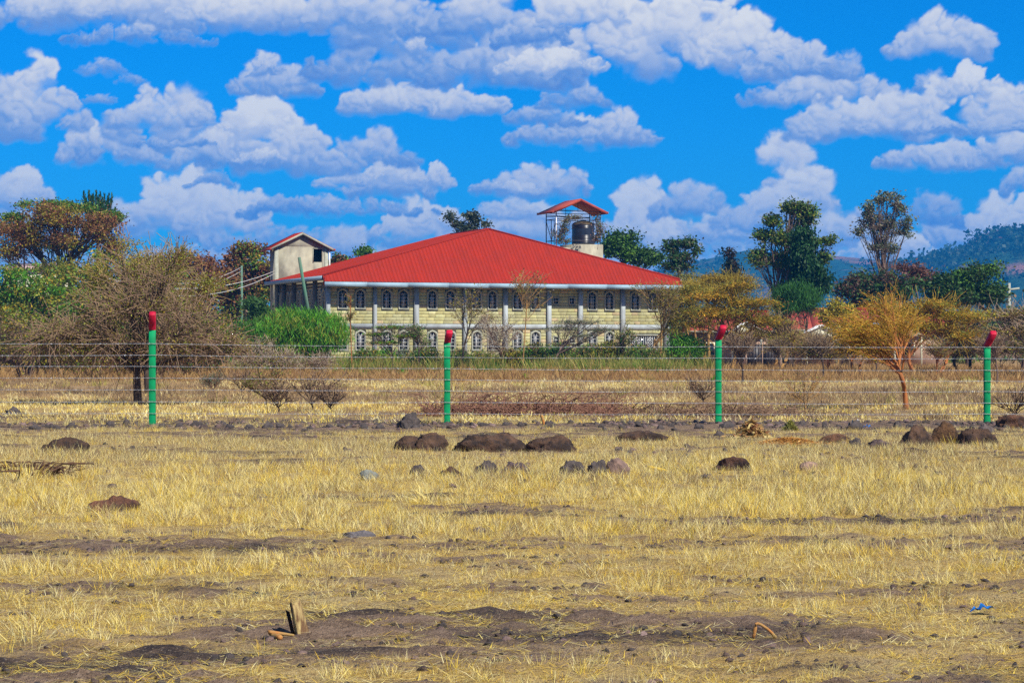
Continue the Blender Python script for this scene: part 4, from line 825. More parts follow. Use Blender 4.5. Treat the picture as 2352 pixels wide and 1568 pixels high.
for (px, base, gt_, w, tip) in POSTS:
    Y = pY(px); w = w * Y / F / 2; x = (px - CX) * Y / F; zt = H + (HY - gt_) * Y / F; z0 = -.3; lean = (W(tip[0], tip[1], Y)[0] - x, W(0, tip[1], Y)[2] - zt); o0 = (x, Y - 48.4, 0)
    n = 9; g = MB(); zz = np.linspace(z0, zt, n); ring = []
    r = rng(int(px))
    for z in zz:
        j = r.normal(0, .0025, 2); e = w * .09
        ring += [(-w + e + j[0], -w, z), (w - e + j[0], -w, z), (w + j[0], -w + e, z), (w, w - e + j[1], z), (w - e, w, z), (-w + e, w, z), (-w, w - e, z), (-w + j[1], -w + e, z)]
    i, j = np.meshgrid(np.arange(n - 1), np.arange(8), indexing='ij'); q = np.stack([i * 8 + j, i * 8 + (j + 1) % 8, (i + 1) * 8 + (j + 1) % 8, (i + 1) * 8 + j], -1).reshape(-1, 4)
    g.add(ring, [q, np.array([[8 * (n - 1) + k for k in range(8)]])]); po = ob('post', g.mesh('post'), M['post_green'], fn, o0)
    g = MB(); L_ = lean[1]; dx = lean[0] * 1.0; dy = -L_ * .75; P_ = np.array([(0, 0, zt - .0), (0, -.0, zt + .01), (dx * .5, dy * .5, zt + L_ * .5), (dx, dy, zt + L_ * .96), (dx * 1.03, dy * 1.04, zt + L_)]); ring = []
    up_ = np.array([dx, dy, L_]); up_ /= np.linalg.norm(up_); fr = np.cross(up_, (1, 0, 0)); fr /= np.linalg.norm(fr)
    sx_ = [1.0, 1.0, 1.0, .98, .8]
    for k, p in enumerate(P_):
        ww = (w + .004) * sx_[k]; e = ww * .3; ya = np.array([0, 1, 0]) if k < 2 else -fr if fr[1] < 0 else fr; ya = ya / np.linalg.norm(ya); xa = np.array([1.0, 0, 0])
        for (u, v) in ((-ww + e, -ww), (ww - e, -ww), (ww, -ww + e), (ww, ww - e), (ww - e, ww), (-ww + e, ww), (-ww, ww - e), (-ww, -ww + e)): ring.append(p + xa * u + ya * v)
    n = len(P_); i, j = np.meshgrid(np.arange(n - 1), np.arange(8), indexing='ij'); q = np.stack([i * 8 + j, i * 8 + (j + 1) % 8, (i + 1) * 8 + (j + 1) % 8, (i + 1) * 8 + j], -1).reshape(-1, 4)
    g.add(ring, [q, np.array([[8 * (n - 1) + k for k in range(8)]])]); ob('post_tip', g.mesh('post_tip'), M['post_red'], po)
    pp.append((x, Y, w))
# wires with barbs, end posts stand outside the frame
rowsL = np.array([788.8, 815, 841, 867.5, 895, 922, 949]); rowsR = np.array([797, 823, 850, 874.8, 898.5, 925, 950])
for k in range(7):
    ax_ = []
    for px in (-300, 350, 1027, 1650, 2267, 2700):
        Y = pY(px) - .085; row = np.interp(px, [350, 2267], [rowsL[k], rowsR[k]]) + (3 * (1 - k / 6) if px == 1027 else (1.5 if px == 1650 else 0)) - (0 if px > 0 else 1.5); p = W(px, row, Y); ax_.append(p - np.array([0, 48.4, 0]))
    V_ = []; r = rng(500 + k); path = []
    for a, b in zip(ax_[:-1], ax_[1:]):
        n = int(np.linalg.norm(b - a) / .03); t_ = np.linspace(0, 1, n, endpoint=False)[:, None]; P_ = a + (b - a) * t_; P_[:, 2] -= r.uniform(.004, .02) * 4 * (t_ * (1 - t_))[:, 0]; path.append(P_)
    P_ = np.concatenate(path + [ax_[-1][None]]); ph = np.arange(len(P_)) * 1.1; g = MB()
    for sgn in (0, math.pi):
        Q = P_ + np.stack([0 * ph, np.cos(ph + sgn) * .0042, np.sin(ph + sgn) * .0042], 1); v, fq = tube_geo(Q[None], np.full((1, len(Q)), .0023), 3); g.add(v, fq)
    ci = np.arange(2, len(P_) - 1, 4); C_ = P_[ci]; n = len(C_)
    for s in range(2):
        d = r.normal(0, 1, (n, 3)) * np.array([.5, 1, 1]); d /= np.linalg.norm(d, axis=1, keepdims=True); v, fq = tube_geo(np.stack([C_ - d * .018, C_ + d * .018], 1), np.full((n, 2), .0028), 3); g.add(v, fq)
    wr = ob('barbed_wire', g.mesh('barbed_wire'), M['wire'], fn)
    for (x, Y, w) in pp:      # tie wire round each post
        px = CX + x * F / Y; z = np.interp(x, [q[0] for q in ax_], [q[2] for q in ax_]); e = w + .005; ring = np.array([[(x - e, Y - 48.4 - e, z), (x + e, Y - 48.4 - e, z - .01), (x + e, Y - 48.4 + e, z), (x - e, Y - 48.4 + e, z + .01), (x - e, Y - 48.4 - e, z)]]); v, fq = tube_geo(ring, np.full((1, 5), .0022), 4); g2 = MB(); g2.add(v, fq); ob('tie_wire', g2.mesh('tie_wire'), M['wire'], fn)
# ------------------------------------------------------------------ vegetation
def leaf_geo(C_, l, w, r_, flat=0.0, droop=None):
    n = len(C_); a = r_.normal(0, 1, (n, 3)); a[:, 2] *= (1 - flat); a /= np.linalg.norm(a, axis=1, keepdims=True) + 1e-9
    if droop is not None: a = a * .5 + np.array(droop); a /= np.linalg.norm(a, axis=1, keepdims=True)
    b = np.cross(a, r_.normal(0, 1, (n, 3)) + np.array([0, 0, flat * 3])); b /= np.linalg.norm(b, axis=1, keepdims=True) + 1e-9
    s = r_.uniform(.6, 1.3, (n, 1)); A = a * l / 2 * s; B = b * w / 2 * s
    V_ = np.stack([C_ - A, C_ + B, C_ + A, C_ - B], 1).reshape(-1, 3); return V_, np.arange(4 * n).reshape(-1, 4)
def colour(cols, n, r_, jit=.25):
    return np.array(cols)[r_.integers(0, len(cols), n)] * r_.uniform(1 - jit, 1 + jit, (n, 1))
def children(P, R, n, length, spread, up, r_, k=5, tmin=.25, wig=.10, grav=0.0, rs=.6, flat=1.0, tip=.35, outward=None, ow=0.0):
    B, K, _ = P.shape; P2 = np.repeat(P, n, 0); R2 = np.repeat(R, n, 0); m_ = B * n; t_ = r_.uniform(tmin, 1, m_); f = t_ * (K - 1); i = np.minimum(f.astype(int), K - 2); fr = (f - i)[:, None]; ar = np.arange(m_)
    S = P2[ar, i] * (1 - fr) + P2[ar, i + 1] * fr; T = P2[ar, i + 1] - P2[ar, i]; T /= np.linalg.norm(T, axis=1, keepdims=True) + 1e-9; r0 = (R2[ar, i] * (1 - fr[:, 0]) + R2[ar, i + 1] * fr[:, 0]) * rs
    q = r_.normal(0, 1, (m_, 3)); q[:, 2] *= flat; q /= np.linalg.norm(q, axis=1, keepdims=True) + 1e-9
    d = T * (1 - spread) + q * spread + np.array([0, 0, up])
    if outward is not None: o = S - np.array(outward); o[:, 2] *= .3; o /= np.linalg.norm(o, axis=1, keepdims=True) + 1e-9; d = d + o * ow
    d /= np.linalg.norm(d, axis=1, keepdims=True); L = length * r_.uniform(.55, 1.25, m_) * (1.15 - .45 * t_)
    s = np.linspace(0, 1, k); C_ = S[:, None] + d[:, None] * (L[:, None] * s)[..., None]; w = np.cumsum(r_.normal(0, wig, (m_, k, 3)), 1) * (L[:, None, None] / k); w[:, 0] = 0; C_ = C_ + w; C_[:, :, 2] -= grav * L[:, None] * s * s
    RR = r0[:, None] * (1 - (1 - tip) * s)
    return C_, RR
BARK = {'grey': (1.9, 1.9, 2.0), 'brown': (1.0, 1.0, 1.0), 'yellow': (4.2, 3.6, 1.6), 'dark': (.6, .6, .6), 'orange': (4.2, 2.3, .9), 'pale': (3.0, 2.8, 2.4)}
def plant(name, label, cat, base, group=None): return thing(name, label, cat, tuple(base), 0, group)
def finish(t_, base, woods, leaves, bark, bcol=(1, 1, 1), leafname='foliage', tname='trunk', bname='branches'):
    base = np.array(base)
    for k, (nm, segs, mat_, col) in enumerate(woods):
        g = MB()
        for (P_, R_, sd_) in segs: v, fq = tube_geo(P_ - base, R_, sd_); g.add(v, fq, col)
        ob(nm, g.mesh(nm), mat_, t_)
    if leaves:
        g = MB()
        for (v, fq, c) in leaves: g.add(v - base, fq, c)
        ob(leafname, g.mesh(leafname), M['leaf'], t_)
def curve(pts, k=8):
    pts = np.array(pts, float); s = np.linspace(0, len(pts) - 1, k); i = np.minimum(s.astype(int), len(pts) - 2); f = (s - i)[:, None]; out = pts[i] * (1 - f) + pts[i + 1] * f
    out[1:-1] = (out[:-2] + 2 * out[1:-1] + out[2:]) / 4; return out
def thorn(name, label, cat, base_px, base_py, trunk_rows, limbs, L1, L2, L3, n, r0, bark='brown', leafcols=None, nleaf=0, lsize=(.12, .06), seed=1, up=(.15, .08, .03), grav=(0, .05, .1), spread=(.7, .6, .7), Y=None, tw=.012, ncl=None, flat=.55, twigcol=(.30, .20, .14), ljit=.12, group=None, ow=0.5, wig=.12):
    """thorn trees: trunk, limbs, branches, twigs all grown"""
    r_ = rng(seed); Y = Y or GY(base_py); b = np.array([(base_px - CX) * Y / F, Y, 0.0]); tr = [b + np.array([0, 0, -.1])] + [np.array([(px - CX) * Y / F, Y + r_.normal(0, .2), H + (HY - py) * Y / F]) for px, py in trunk_rows]
    P0 = curve(tr, 9)[None]; R0 = np.linspace(r0, r0 * .6, 9)[None]; top = P0[0, -1]
    P1, R1 = children(P0, R0, n[0], L1, spread[0], up[0], r_, 7, .55, .14, grav[0], .62, flat, .3, b, ow)
    P2, R2 = children(P1, R1, n[1], L2, spread[1], up[1], r_, 6, .2, wig, grav[1], .55, flat, .3, b, ow)
    P3, R3 = children(P2, R2, n[2], L3, spread[2], up[2], r_, 5, .15, wig, grav[2], .6, flat, .4, b, ow * .6)
    R3 = np.maximum(R3, tw * .6); R2 = np.maximum(R2, tw); R1 = np.maximum(R1, tw * 1.3)
    t_ = plant(name, label, cat, b, group)
    woods = [('trunk', [(P0, R0, 8)], M['bark'], BARK[bark]), ('branches', [(P1, R1, 5), (P2, R2, 4)], M['bark'], BARK[bark]), ('twigs', [(P3, R3, 3)], M['twig'], twigcol)]
    lv = []
    if nleaf:
        tot = len(P3); i = r_.integers(0, tot, nleaf); j = r_.integers(1, P3.shape[1], nleaf); C_ = P3[i, j] + r_.normal(0, ljit, (nleaf, 3)) * np.array([1, 1, .5]); v, fq = leaf_geo(C_, lsize[0], lsize[1], r_, .5)
        patch = vnoise(C_[:, 0] * .6 + seed, C_[:, 2] * .9, seed); cc = colour(leafcols, nleaf, r_) * (.75 + .5 * patch[:, None]); lv.append((v, fq, np.repeat(cc, 4, 0)))
    for P_ in (P0, P1, P2, P3): P_[..., 2] = np.maximum(P_[..., 2], -.1)
    finish(t_, b, woods, lv, bark); return t_
def crown(name, label, cat, base_px, Y, ells, cols, nl, lsize=(.3, .18), clump=.45, ncl=14, seed=1, r0=.18, bark='brown', flat=.2, limbs=True, top=None, depth=.8, twigs=0, cols2=None, group=None, stems=1, base_z=0.0, droop=None, surf_=.4, jit=.3, twigcol=(.25, .19, .15), cz=.62, twl=None, twr=.010, twg=.0, tws=.6, lr=.011, arch=-.4):
    """broad crowns built from clusters of leaves on real limbs; ells: (px, py, rx, ry[, weight])"""
    r_ = rng(seed); sc = Y / F; b = np.array([(base_px - CX) * sc, Y, base_z]); cen = []
    wt = np.array([(e[2] * e[3] * (e[4] if len(e) > 4 else 1)) for e in ells], float); wt /= wt.sum()
    for e, w_ in zip(ells, wt):
        m_ = max(3, int(ncl * len(ells) * w_)); d = r_.normal(0, 1, (m_, 3)); d /= np.linalg.norm(d, axis=1, keepdims=True); rad = r_.uniform(0, 1, (m_, 1)) ** surf_
        c = W(e[0], e[1], Y); ex = max(e[2] * sc - clump * 1.0, e[2] * sc * .35); ez_ = max(e[3] * sc - clump * .75, e[3] * sc * .30); cen.append(c + d * rad * np.array([ex, e[2] * sc * depth, ez_]))
    cen = np.concatenate(cen); cen[:, 2] = np.maximum(cen[:, 2], .15)
    szc = r_.uniform(.6, 1.35, len(cen)); per = np.maximum(1, (nl * szc ** 2 / (szc ** 2).sum()).astype(int)); idx = np.repeat(np.arange(len(cen)), per); n = len(idx)
    C_ = cen[idx] + r_.normal(0, 1, (n, 3)) * (clump * szc[idx])[:, None] * np.array([1, 1, cz]); C_[:, 2] = np.maximum(C_[:, 2], .05)
    v, fq = leaf_geo(C_, lsize[0], lsize[1], r_, flat, droop); hue = r_.uniform(0, 1, len(cen)); cc = colour(cols, n, r_, jit)
    if cols2 is not None: k = (r_.uniform(0, 1, n) < (hue[idx] > .6) * .85); cc[k] = colour(cols2, int(k.sum()), r_, jit)
    cc = cc * (.75 + .5 * hue[idx])[:, None]
    segs = []; zt = top if top is not None else b[2] + (cen[:, 2].min() - b[2]) * .8 + .3
    woods = []; trunks = []
    for s in range(stems):
        o = np.array([r_.normal(0, r0 * 3) if stems > 1 else 0, r_.normal(0, r0 * 3) if stems > 1 else 0, 0]); mid = cen.mean(0); tp = np.array([b[0] + (mid[0] - b[0]) * .45, Y, zt]) + o * 2
        trunks.append(curve([b + o + np.array([0, 0, -.1]), (b + tp) / 2 + o + np.array([r_.normal(0, .1), 0, 0]), tp], 7))
    T_ = np.array(trunks); woods.append(('trunk', [(T_, np.broadcast_to(np.linspace(r0, r0 * .6, 7), (stems, 7)), 7)], M['bark'], BARK[bark]))
    if limbs:
        k = 7; s = np.linspace(0, 1, k)[None, :, None]; nc = len(cen); K_ = min(nc, max(5, nc // 7)); order = r_.permutation(nc); pr, se = order[:K_], order[K_:]
        def bez(S, E_): L0 = np.linalg.norm(E_ - S, axis=1); m_ = (S + E_) / 2 + np.array([0, 0, .18]) * L0[:, None] * arch + r_.normal(0, .10, S.shape) * np.minimum(L0, 2)[:, None]; return S[:, None] * (1 - s) ** 2 + 2 * m_[:, None] * s * (1 - s) + E_[:, None] * s * s, L0
        st = T_[r_.integers(0, stems, K_)]; Sp = st[np.arange(K_), r_.integers(4, 7, K_)]; Pp, Lp = bez(Sp, cen[pr]); rp = np.clip(Lp * lr * 1.5, .018, r0 * .55); Rp = rp[:, None] * np.linspace(1, .35, k)[None]
        if len(se):
            dist = np.linalg.norm(cen[se][:, None] - Pp[None, :, 4], axis=2); ni = dist.argmin(1); ti = r_.integers(2, 6, len(se)); Ss = Pp[ni, ti]; Ps, Ls = bez(Ss, cen[se]); rs_ = np.minimum(Rp[ni, ti] * .75, np.clip(Ls * lr, .012, .05)); Rs = rs_[:, None] * np.linspace(1, .4, k)[None]; P_ = np.concatenate([Pp, Ps]); Rr = np.concatenate([Rp, Rs])
        else: P_, Rr = Pp, Rp
        segs = [(P_, Rr, 4)]
        woods.append(('branches', segs, M['bark'], BARK[bark]))
        if twigs:
            P3, R3 = children(P_, Rr, twigs, twl or clump * 2.2, tws, .1 - twg, r_, 5, .35, .14, twg, .6); P3[..., 2] = np.maximum(P3[..., 2], .02); woods.append(('twigs', [(P3, np.maximum(R3, twr), 3)], M['twig'], twigcol))
    t_ = plant(name, label, cat, b, group); finish(t_, b, woods, [(v, fq, np.repeat(cc, 4, 0))] if nl else [], bark); return t_
GREEN = [(.075, .18, .018), (.055, .14, .015), (.11, .22, .02)]; DGREEN = [(.028, .075, .016), (.040, .10, .022), (.055, .12, .022)]; BGREEN = [(.10, .33, .015), (.15, .38, .02), (.07, .24, .012)]
YGREEN = [(.20, .24, .02), (.26, .26, .03), (.14, .20, .02)]; RUST = [(.20, .075, .028), (.26, .10, .035), (.14, .06, .03), (.28, .14, .05)]; OLV = [(.25, .22, .02), (.34, .24, .02), (.16, .18, .02)]; YEL = [(.50, .40, .02), (.42, .34, .03)]; ORG = [(.48, .24, .015), (.54, .29, .02), (.40, .22, .015)]; BRN = [(.20, .125, .07), (.26, .16, .09), (.15, .095, .06)]; GREYG = [(.14, .17, .10), (.10, .13, .07)]

# --- far woodland closing the horizon, hills
def hillmesh(name, prof, Y, depth, amp, mat_, seed):
    pxs = np.linspace(prof[0][0], prof[-1][0], 260); rows = np.interp(pxs, [p[0] for p in prof], [p[1] for p in prof]); nk = 26; V_ = []
    for k in range(nk):
        t_ = k / (nk - 1); y = Y - depth * (1 - t_); fall = t_ ** .8
        top = (HY - rows) * Y / F; x = (pxs - CX) * Y / F
        rid = fbm(x * .004 + seed, np.full_like(x, t_ * 3.0), 4, seed) - .5; z = top * fall + rid * amp * top * (1 - t_) * t_ * 4 + H * 0
        V_.append(np.stack([x * (1 - .0 * (1 - t_)), np.full_like(x, y), z - .5], 1))
    back = V_[-1].copy(); back[:, 1] += 900; back[:, 2] = -5; V_.append(back)
    V_ = np.concatenate(V_); n = 260; i, j = np.meshgrid(np.arange(n - 1), np.arange(nk)); a = (j * n + i).ravel(); return ob(name, new_mesh(name, V_, np.stack([a, a + 1, a + 1 + n, a + n], 1), None, True), mat_, kind='structure'), V_
M['hill'] = material('wooded_hill', (.028, .080, .055), 1.0, (.30, .15, .13), .011, ndetail=9, lo=.54, hi=.70, spec=.0, bump=1.0, bscale=.05, bdist=14)
profA = [(1300, 800), (1480, 640), (1560, 605), (1640, 588), (1710, 572), (1760, 575), (1850, 590), (1900, 582), (1980, 590), (2060, 598), (2130, 594), (2200, 585), (2400, 580), (2900, 640), (3300, 800)]
profB = [(1880, 800), (1960, 640), (2040, 606), (2080, 588), (2120, 584), (2170, 572), (2205, 566), (2235, 545), (2262, 532), (2300, 522), (2352, 517), (2450, 512), (2650, 530), (3000, 600), (3400, 800)]
_, VA = hillmesh('hills', profA, 3000, 700, .5, M['hill'], 3); _, VB = hillmesh('hills', profB, 2500, 800, .8, M['hill'], 8)
def wood_on(name, V_, seed, n, size, px0, px1):
    r_ = rng(seed); px = CX + V_[:, 0] * F / V_[:, 1]; ok = np.where((px > px0) & (px < px1) & (V_[:, 2] > 8))[0][:-260]; ok2 = ok[fbm(V_[ok, 0] * .006, V_[ok, 1] * .01, 3, seed) > .5]; i = r_.choice(ok2, n); ridge = ok[V_[ok, 1] > V_[ok, 1].max() - 60]; i = np.concatenate([i, r_.choice(ridge, n // 4)])
    P_ = V_[i] + r_.normal(0, 1, (len(i), 3)) * np.array([14, 14, 0]); m_ = 10; sz = r_.uniform(.5, 1.4, len(i)) * size; C_ = np.repeat(P_, m_, 0) + r_.normal(0, .45, (len(i) * m_, 3)) * np.repeat(sz, m_)[:, None] + np.array([0, 0, size * .35]); v, fq = leaf_geo(C_, size * .75, size * .6, r_)
    g = MB(); g.add(v, fq, np.repeat(colour([(.02, .05, .03), (.03, .07, .035)], len(C_), r_), 4, 0)); ob(name, g.mesh(name), M['leaf'], kind='stuff', label='distant dark trees covering the blue hills on the right', category='woodland')
wood_on('hill_woodland', VA, 61, 450, 6, 1450, 2500); wood_on('hill_woodland', VB, 62, 800, 5.5, 1900, 2600)
r_ = rng(63); n = 900; x = r_.uniform(-110, 110, n) * 1.0; Yw = r_.uniform(250, 360, n); x = x * Yw / 300; m_ = 60; C0 = np.stack([x, Yw, r_.uniform(1.0, 4.6, n)], 1); C_ = np.repeat(C0, m_, 0) + r_.normal(0, 1, (n * m_, 3)) * np.array([2.0, 1.6, 1.3]); C_[:, 2] = np.abs(C_[:, 2]); v, fq = leaf_geo(C_, .8, .5, r_)
hue = r_.integers(0, 4, n); pal = np.array([DGREEN[1], GREEN[1], BRN[0], OLV[2]]); cc = pal[np.repeat(hue, m_)] * r_.uniform(.7, 1.3, (n * m_, 1)); g = MB(); g.add(v, fq, np.repeat(cc, 4, 0)); ob('far_woodland', g.mesh('far_woodland'), M['leaf'], kind='stuff', label='dense far scrub closing the plain before the hills', category='woodland')

# --- left side
crown('umbrella_tree', 'wide umbrella shaped tree with rust brown leaves and green top, far left', 'tree', 120, 205, [(45, 525, 75, 26), (150, 508, 105, 28), (110, 488, 85, 18), (230, 525, 55, 40), (20, 575, 60, 26), (255, 570, 40, 40), (150, 550, 80, 18), (60, 552, 60, 18)], RUST + [(.24, .13, .04)], 16000, (.24, .13), .50, 22, 11, .20, 'dark', cols2=OLV, stems=4, twigs=2)
crown('umbrella_tree', 'thin green flat crown spread over the rust brown umbrella tree', 'tree', 190, 209, [(110, 470, 75, 9), (175, 478, 60, 9), (240, 497, 45, 12), (30, 500, 45, 8), (20, 522, 40, 8), (130, 565, 60, 12, .4)], GREEN + GREEN + YGREEN, 8000, (.24, .13), .30, 24, 12, .12, 'dark', twigs=1)
# candelabra spires
r_ = rng(13); eb = plant('spire_tree', 'dark green spiky candelabra tree rising behind the umbrella tree', 'tree', (W(225, 500, 214)[0], 214, 0)); gs = MB(); gt2 = MB()
for k, (px, py, b_) in enumerate([(192, 440, 500), (203, 437, 500), (213, 446, 500), (221, 438, 500), (230, 441, 500), (240, 446, 500), (250, 445, 500), (257, 447, 500), (246, 460, 500), (265, 478, 510), (272, 488, 510), (197, 455, 500), (235, 452, 505), (208, 452, 505), (226, 455, 505), (278, 494, 512)]):
    tp = W(px, py, 214) - np.array([W(225, 0, 214)[0], 214, 0]); bt = W(px * .8 + 45, b_, 214) - np.array([W(225, 0, 214)[0], 214, 0]); gt2.bar(bt, tp, .10, 5, .02); m_ = 130; s = r_.uniform(0, 1, (m_, 1)); C_ = bt + (tp - bt) * s + r_.normal(0, .14, (m_, 3)) * (1.2 - s); v, fq = leaf_geo(C_, .42, .09, r_, 0, (0, 0, 1.1)); gs.add(v, fq, np.repeat(colour([(.02, .07, .03), (.03, .10, .03)], m_, r_), 4, 0))
    gt2.bar(np.array([0, 0, W(0, 560, 214)[2]]), bt, .10, 5)
gt2.bar((0, 0, 0), (0, 0, W(0, 560, 214)[2]), .25, 6, .15); ob('trunk', gt2.mesh('trunk'), M['bark'], eb); ob('foliage', gs.mesh('foliage'), M['leaf'], eb)
crown('tree', 'bright green bushy tree at the far left edge below the umbrella tree', 'tree', 40, 175, [(20, 650, 60, 45), (90, 665, 70, 45), (-50, 660, 70, 60), (150, 690, 60, 50), (60, 710, 90, 40)], BGREEN + GREEN, 9500, (.26, .13), .38, 20, 14, .12, cols2=YGREEN + OLV, stems=3)
crown('tree', 'olive and yellow bush mass behind the bare thorn tree', 'tree', 260, 180, [(200, 650, 80, 60), (300, 640, 80, 70), (380, 660, 70, 60), (250, 600, 60, 40, .6), (250, 720, 120, 60)], OLV, 12000, (.26, .15), .6, 12, 15, .14, cols2=GREEN + YGREEN, stems=3, twigs=2)
crown('tree', 'rust and purple leaved tree left of the upright green pole', 'tree', 440, 222, [(430, 600, 50, 36), (395, 620, 50, 40), (470, 625, 55, 50), (440, 670, 90, 50), (350, 640, 60, 50)], RUST, 9500, (.32, .2), .55, 12, 16, .15, cols2=[(.12, .05, .06), (.16, .07, .07)], stems=2, twigs=2)
crown('tree', 'tall brown and green leafy tree right beside the tower', 'tree', 590, 226, [(570, 575, 35, 28), (600, 605, 45, 45), (545, 620, 50, 45), (580, 665, 60, 60), (520, 665, 50, 50), (612, 640, 34, 60)], RUST + [(.16, .13, .03)], 15000, (.32, .2), .5, 14, 17, .16, cols2=OLV + GREEN, stems=2, twigs=2)
crown('tree', 'small dark green round bush at the left corner of the stone building', 'bush', 585, 178, [(585, 705, 26, 24), (600, 725, 40, 24)], DGREEN, 3500, (.22, .14), .35, 12, 18, .08, stems=2)
for k, (nm, lab, bx, Y_, el, c1, c2, n_) in enumerate([
  ('bush', 'bright green feathery bush in front of the left corner of the stone building', 690, 156, [(700, 745, 62, 34), (735, 760, 55, 48), (660, 755, 55, 40), (700, 790, 85, 45), (770, 770, 30, 45)], BGREEN, YGREEN, 26000),
  ('bush', 'dark green feathery bush left of the bright green bush', 610, 160, [(605, 755, 46, 32), (560, 770, 40, 34), (630, 790, 60, 40), (650, 735, 40, 26)], GREEN + BGREEN, DGREEN, 17000)]):
    crown(nm, lab, 'bush', bx, Y_, el, c1, n_, (.42, .045), .42, 26, 30 + k, .07, cols2=c2, stems=5, droop=(0, 0, .75), twigs=2, surf_=.33)
crown('tree', 'yellow green leafy thicket right under the umbrella tree crown', 'tree', 150, 190, [(120, 625, 90, 40), (210, 640, 80, 40), (300, 660, 90, 50), (380, 690, 90, 40), (60, 700, 110, 50), (180, 700, 120, 50)], YGREEN + OLV, 12000, (.24, .12), .36, 24, 44, .12, cols2=BGREEN + BRN, stems=4, twigs=1)
crown('bush', 'grey brown twiggy thicket filling the left edge behind the wire', 'bush', 60, 122, [(20, 790, 90, 55), (110, 800, 90, 50), (-80, 780, 90, 70), (60, 745, 120, 35, .6), (190, 815, 90, 45)], BRN + OLV, 12000, (.16, .07), .40, 30, 40, .05, bark='grey', stems=9, twigs=4, cols2=YGREEN, twigcol=(.24, .15, .11))
crown('bush', 'red brown twiggy thicket behind the trunk of the bare thorn tree', 'bush', 300, 125, [(260, 800, 100, 55), (370, 800, 90, 55), (440, 800, 80, 50), (330, 840, 140, 25)], BRN + RUST, 9000, (.14, .06), .40, 30, 41, .05, bark='dark', stems=9, twigs=6, cols2=OLV, twigcol=(.22, .12, .08))
crown('bush', 'olive green thicket right of the first green post', 'bush', 420, 130, [(400, 770, 70, 50), (480, 780, 70, 50), (440, 835, 90, 26), (500, 740, 60, 40, .6)], OLV + GREEN, 8000, (.16, .08), .4, 22, 42, .05, bark='grey', stems=8, twigs=4, cols2=BRN, twigcol=(.30, .22, .14))
crown('bush', 'grey leafless thorn thicket below the bright green bushes', 'bush', 640, 135, [(560, 820, 60, 34), (640, 825, 70, 30), (720, 830, 70, 28), (600, 790, 50, 26, .5)], BRN, 3500, (.10, .05), .35, 30, 43, .04, bark='pale', stems=9, twigs=7, cols2=OLV, twigcol=(.42, .33, .24))
crown('tree', 'olive brown trees filling the gap left of the dark green round bush', 'tree', 500, 228, [(450, 710, 70, 40), (530, 700, 60, 40), (500, 750, 100, 40), (380, 720, 70, 40), (580, 760, 60, 30)], OLV + BRN, 11000, (.30, .16), .42, 20, 46, .12, cols2=GREEN, stems=4, twigs=1)
crown('tree', 'dark olive trees low behind the thicket at the far left edge', 'tree', 60, 230, [(20, 700, 90, 50), (120, 730, 90, 40), (220, 730, 90, 40), (320, 750, 90, 40), (-60, 720, 80, 60)], OLV + GREEN, 11000, (.32, .18), .45, 20, 47, .12, cols2=BRN, stems=4)
crown('bush', 'dense olive and dark green scrub wall at the left edge behind the bare tree', 'bush', 110, 138, [(40, 770, 90, 50), (150, 760, 90, 50), (100, 820, 130, 40), (-60, 780, 80, 60), (230, 800, 80, 46)], OLV + DGREEN, 15000, (.19, .10), .34, 26, 48, .06, stems=7, twigs=3, cols2=BRN, twigcol=(.22, .15, .10))
crown('bush', 'dense olive and brown scrub wall right behind the trunk of the bare tree', 'bush', 390, 140, [(330, 770, 90, 56), (430, 770, 80, 50), (500, 800, 70, 44), (380, 830, 120, 34), (300, 700, 80, 40, .6)], OLV + GREEN, 15000, (.19, .10), .34, 26, 49, .06, stems=7, twigs=3, cols2=BRN, twigcol=(.22, .15, .10))
# the big bare thorn tree near the fence
crown('thorn_tree', 'big bare thorn tree with sweeping brown twigs beside the first green post', 'tree', 318, 65.6, [(330, 700, 190, 50), (190, 770, 140, 60), (450, 775, 135, 60), (310, 795, 190, 40, .7), (90, 790, 80, 50, .6), (330, 650, 110, 50, .6), (550, 800, 50, 30, .5), (290, 605, 60, 50, .22), (410, 600, 60, 50, .22)], OLV + BRN + YGREEN, 12000, (.055, .032), .22, 26, 51, .13, 'dark', twigs=9, twl=1.0, twr=.0085, twg=.14, tws=.55, top=W(0, 815, 65.6)[2], surf_=.5, twigcol=(.25, .165, .105), arch=.9)
crown('thorn_tree', 'upright olive tinted thorn tree rising just behind the big bare one', 'tree', 340, 82, [(350, 620, 100, 60), (300, 570, 40, 40, .5), (400, 590, 50, 50, .5), (330, 690, 150, 50), (230, 640, 60, 50, .7), (470, 660, 60, 50, .7)], OLV + YGREEN, 8500, (.075, .045), .22, 18, 52, .11, 'dark', twigs=9, twl=1.1, twr=.0095, twg=.02, tws=.55, top=W(0, 760, 82)[2], surf_=.6, twigcol=(.30, .21, .09), arch=.3)

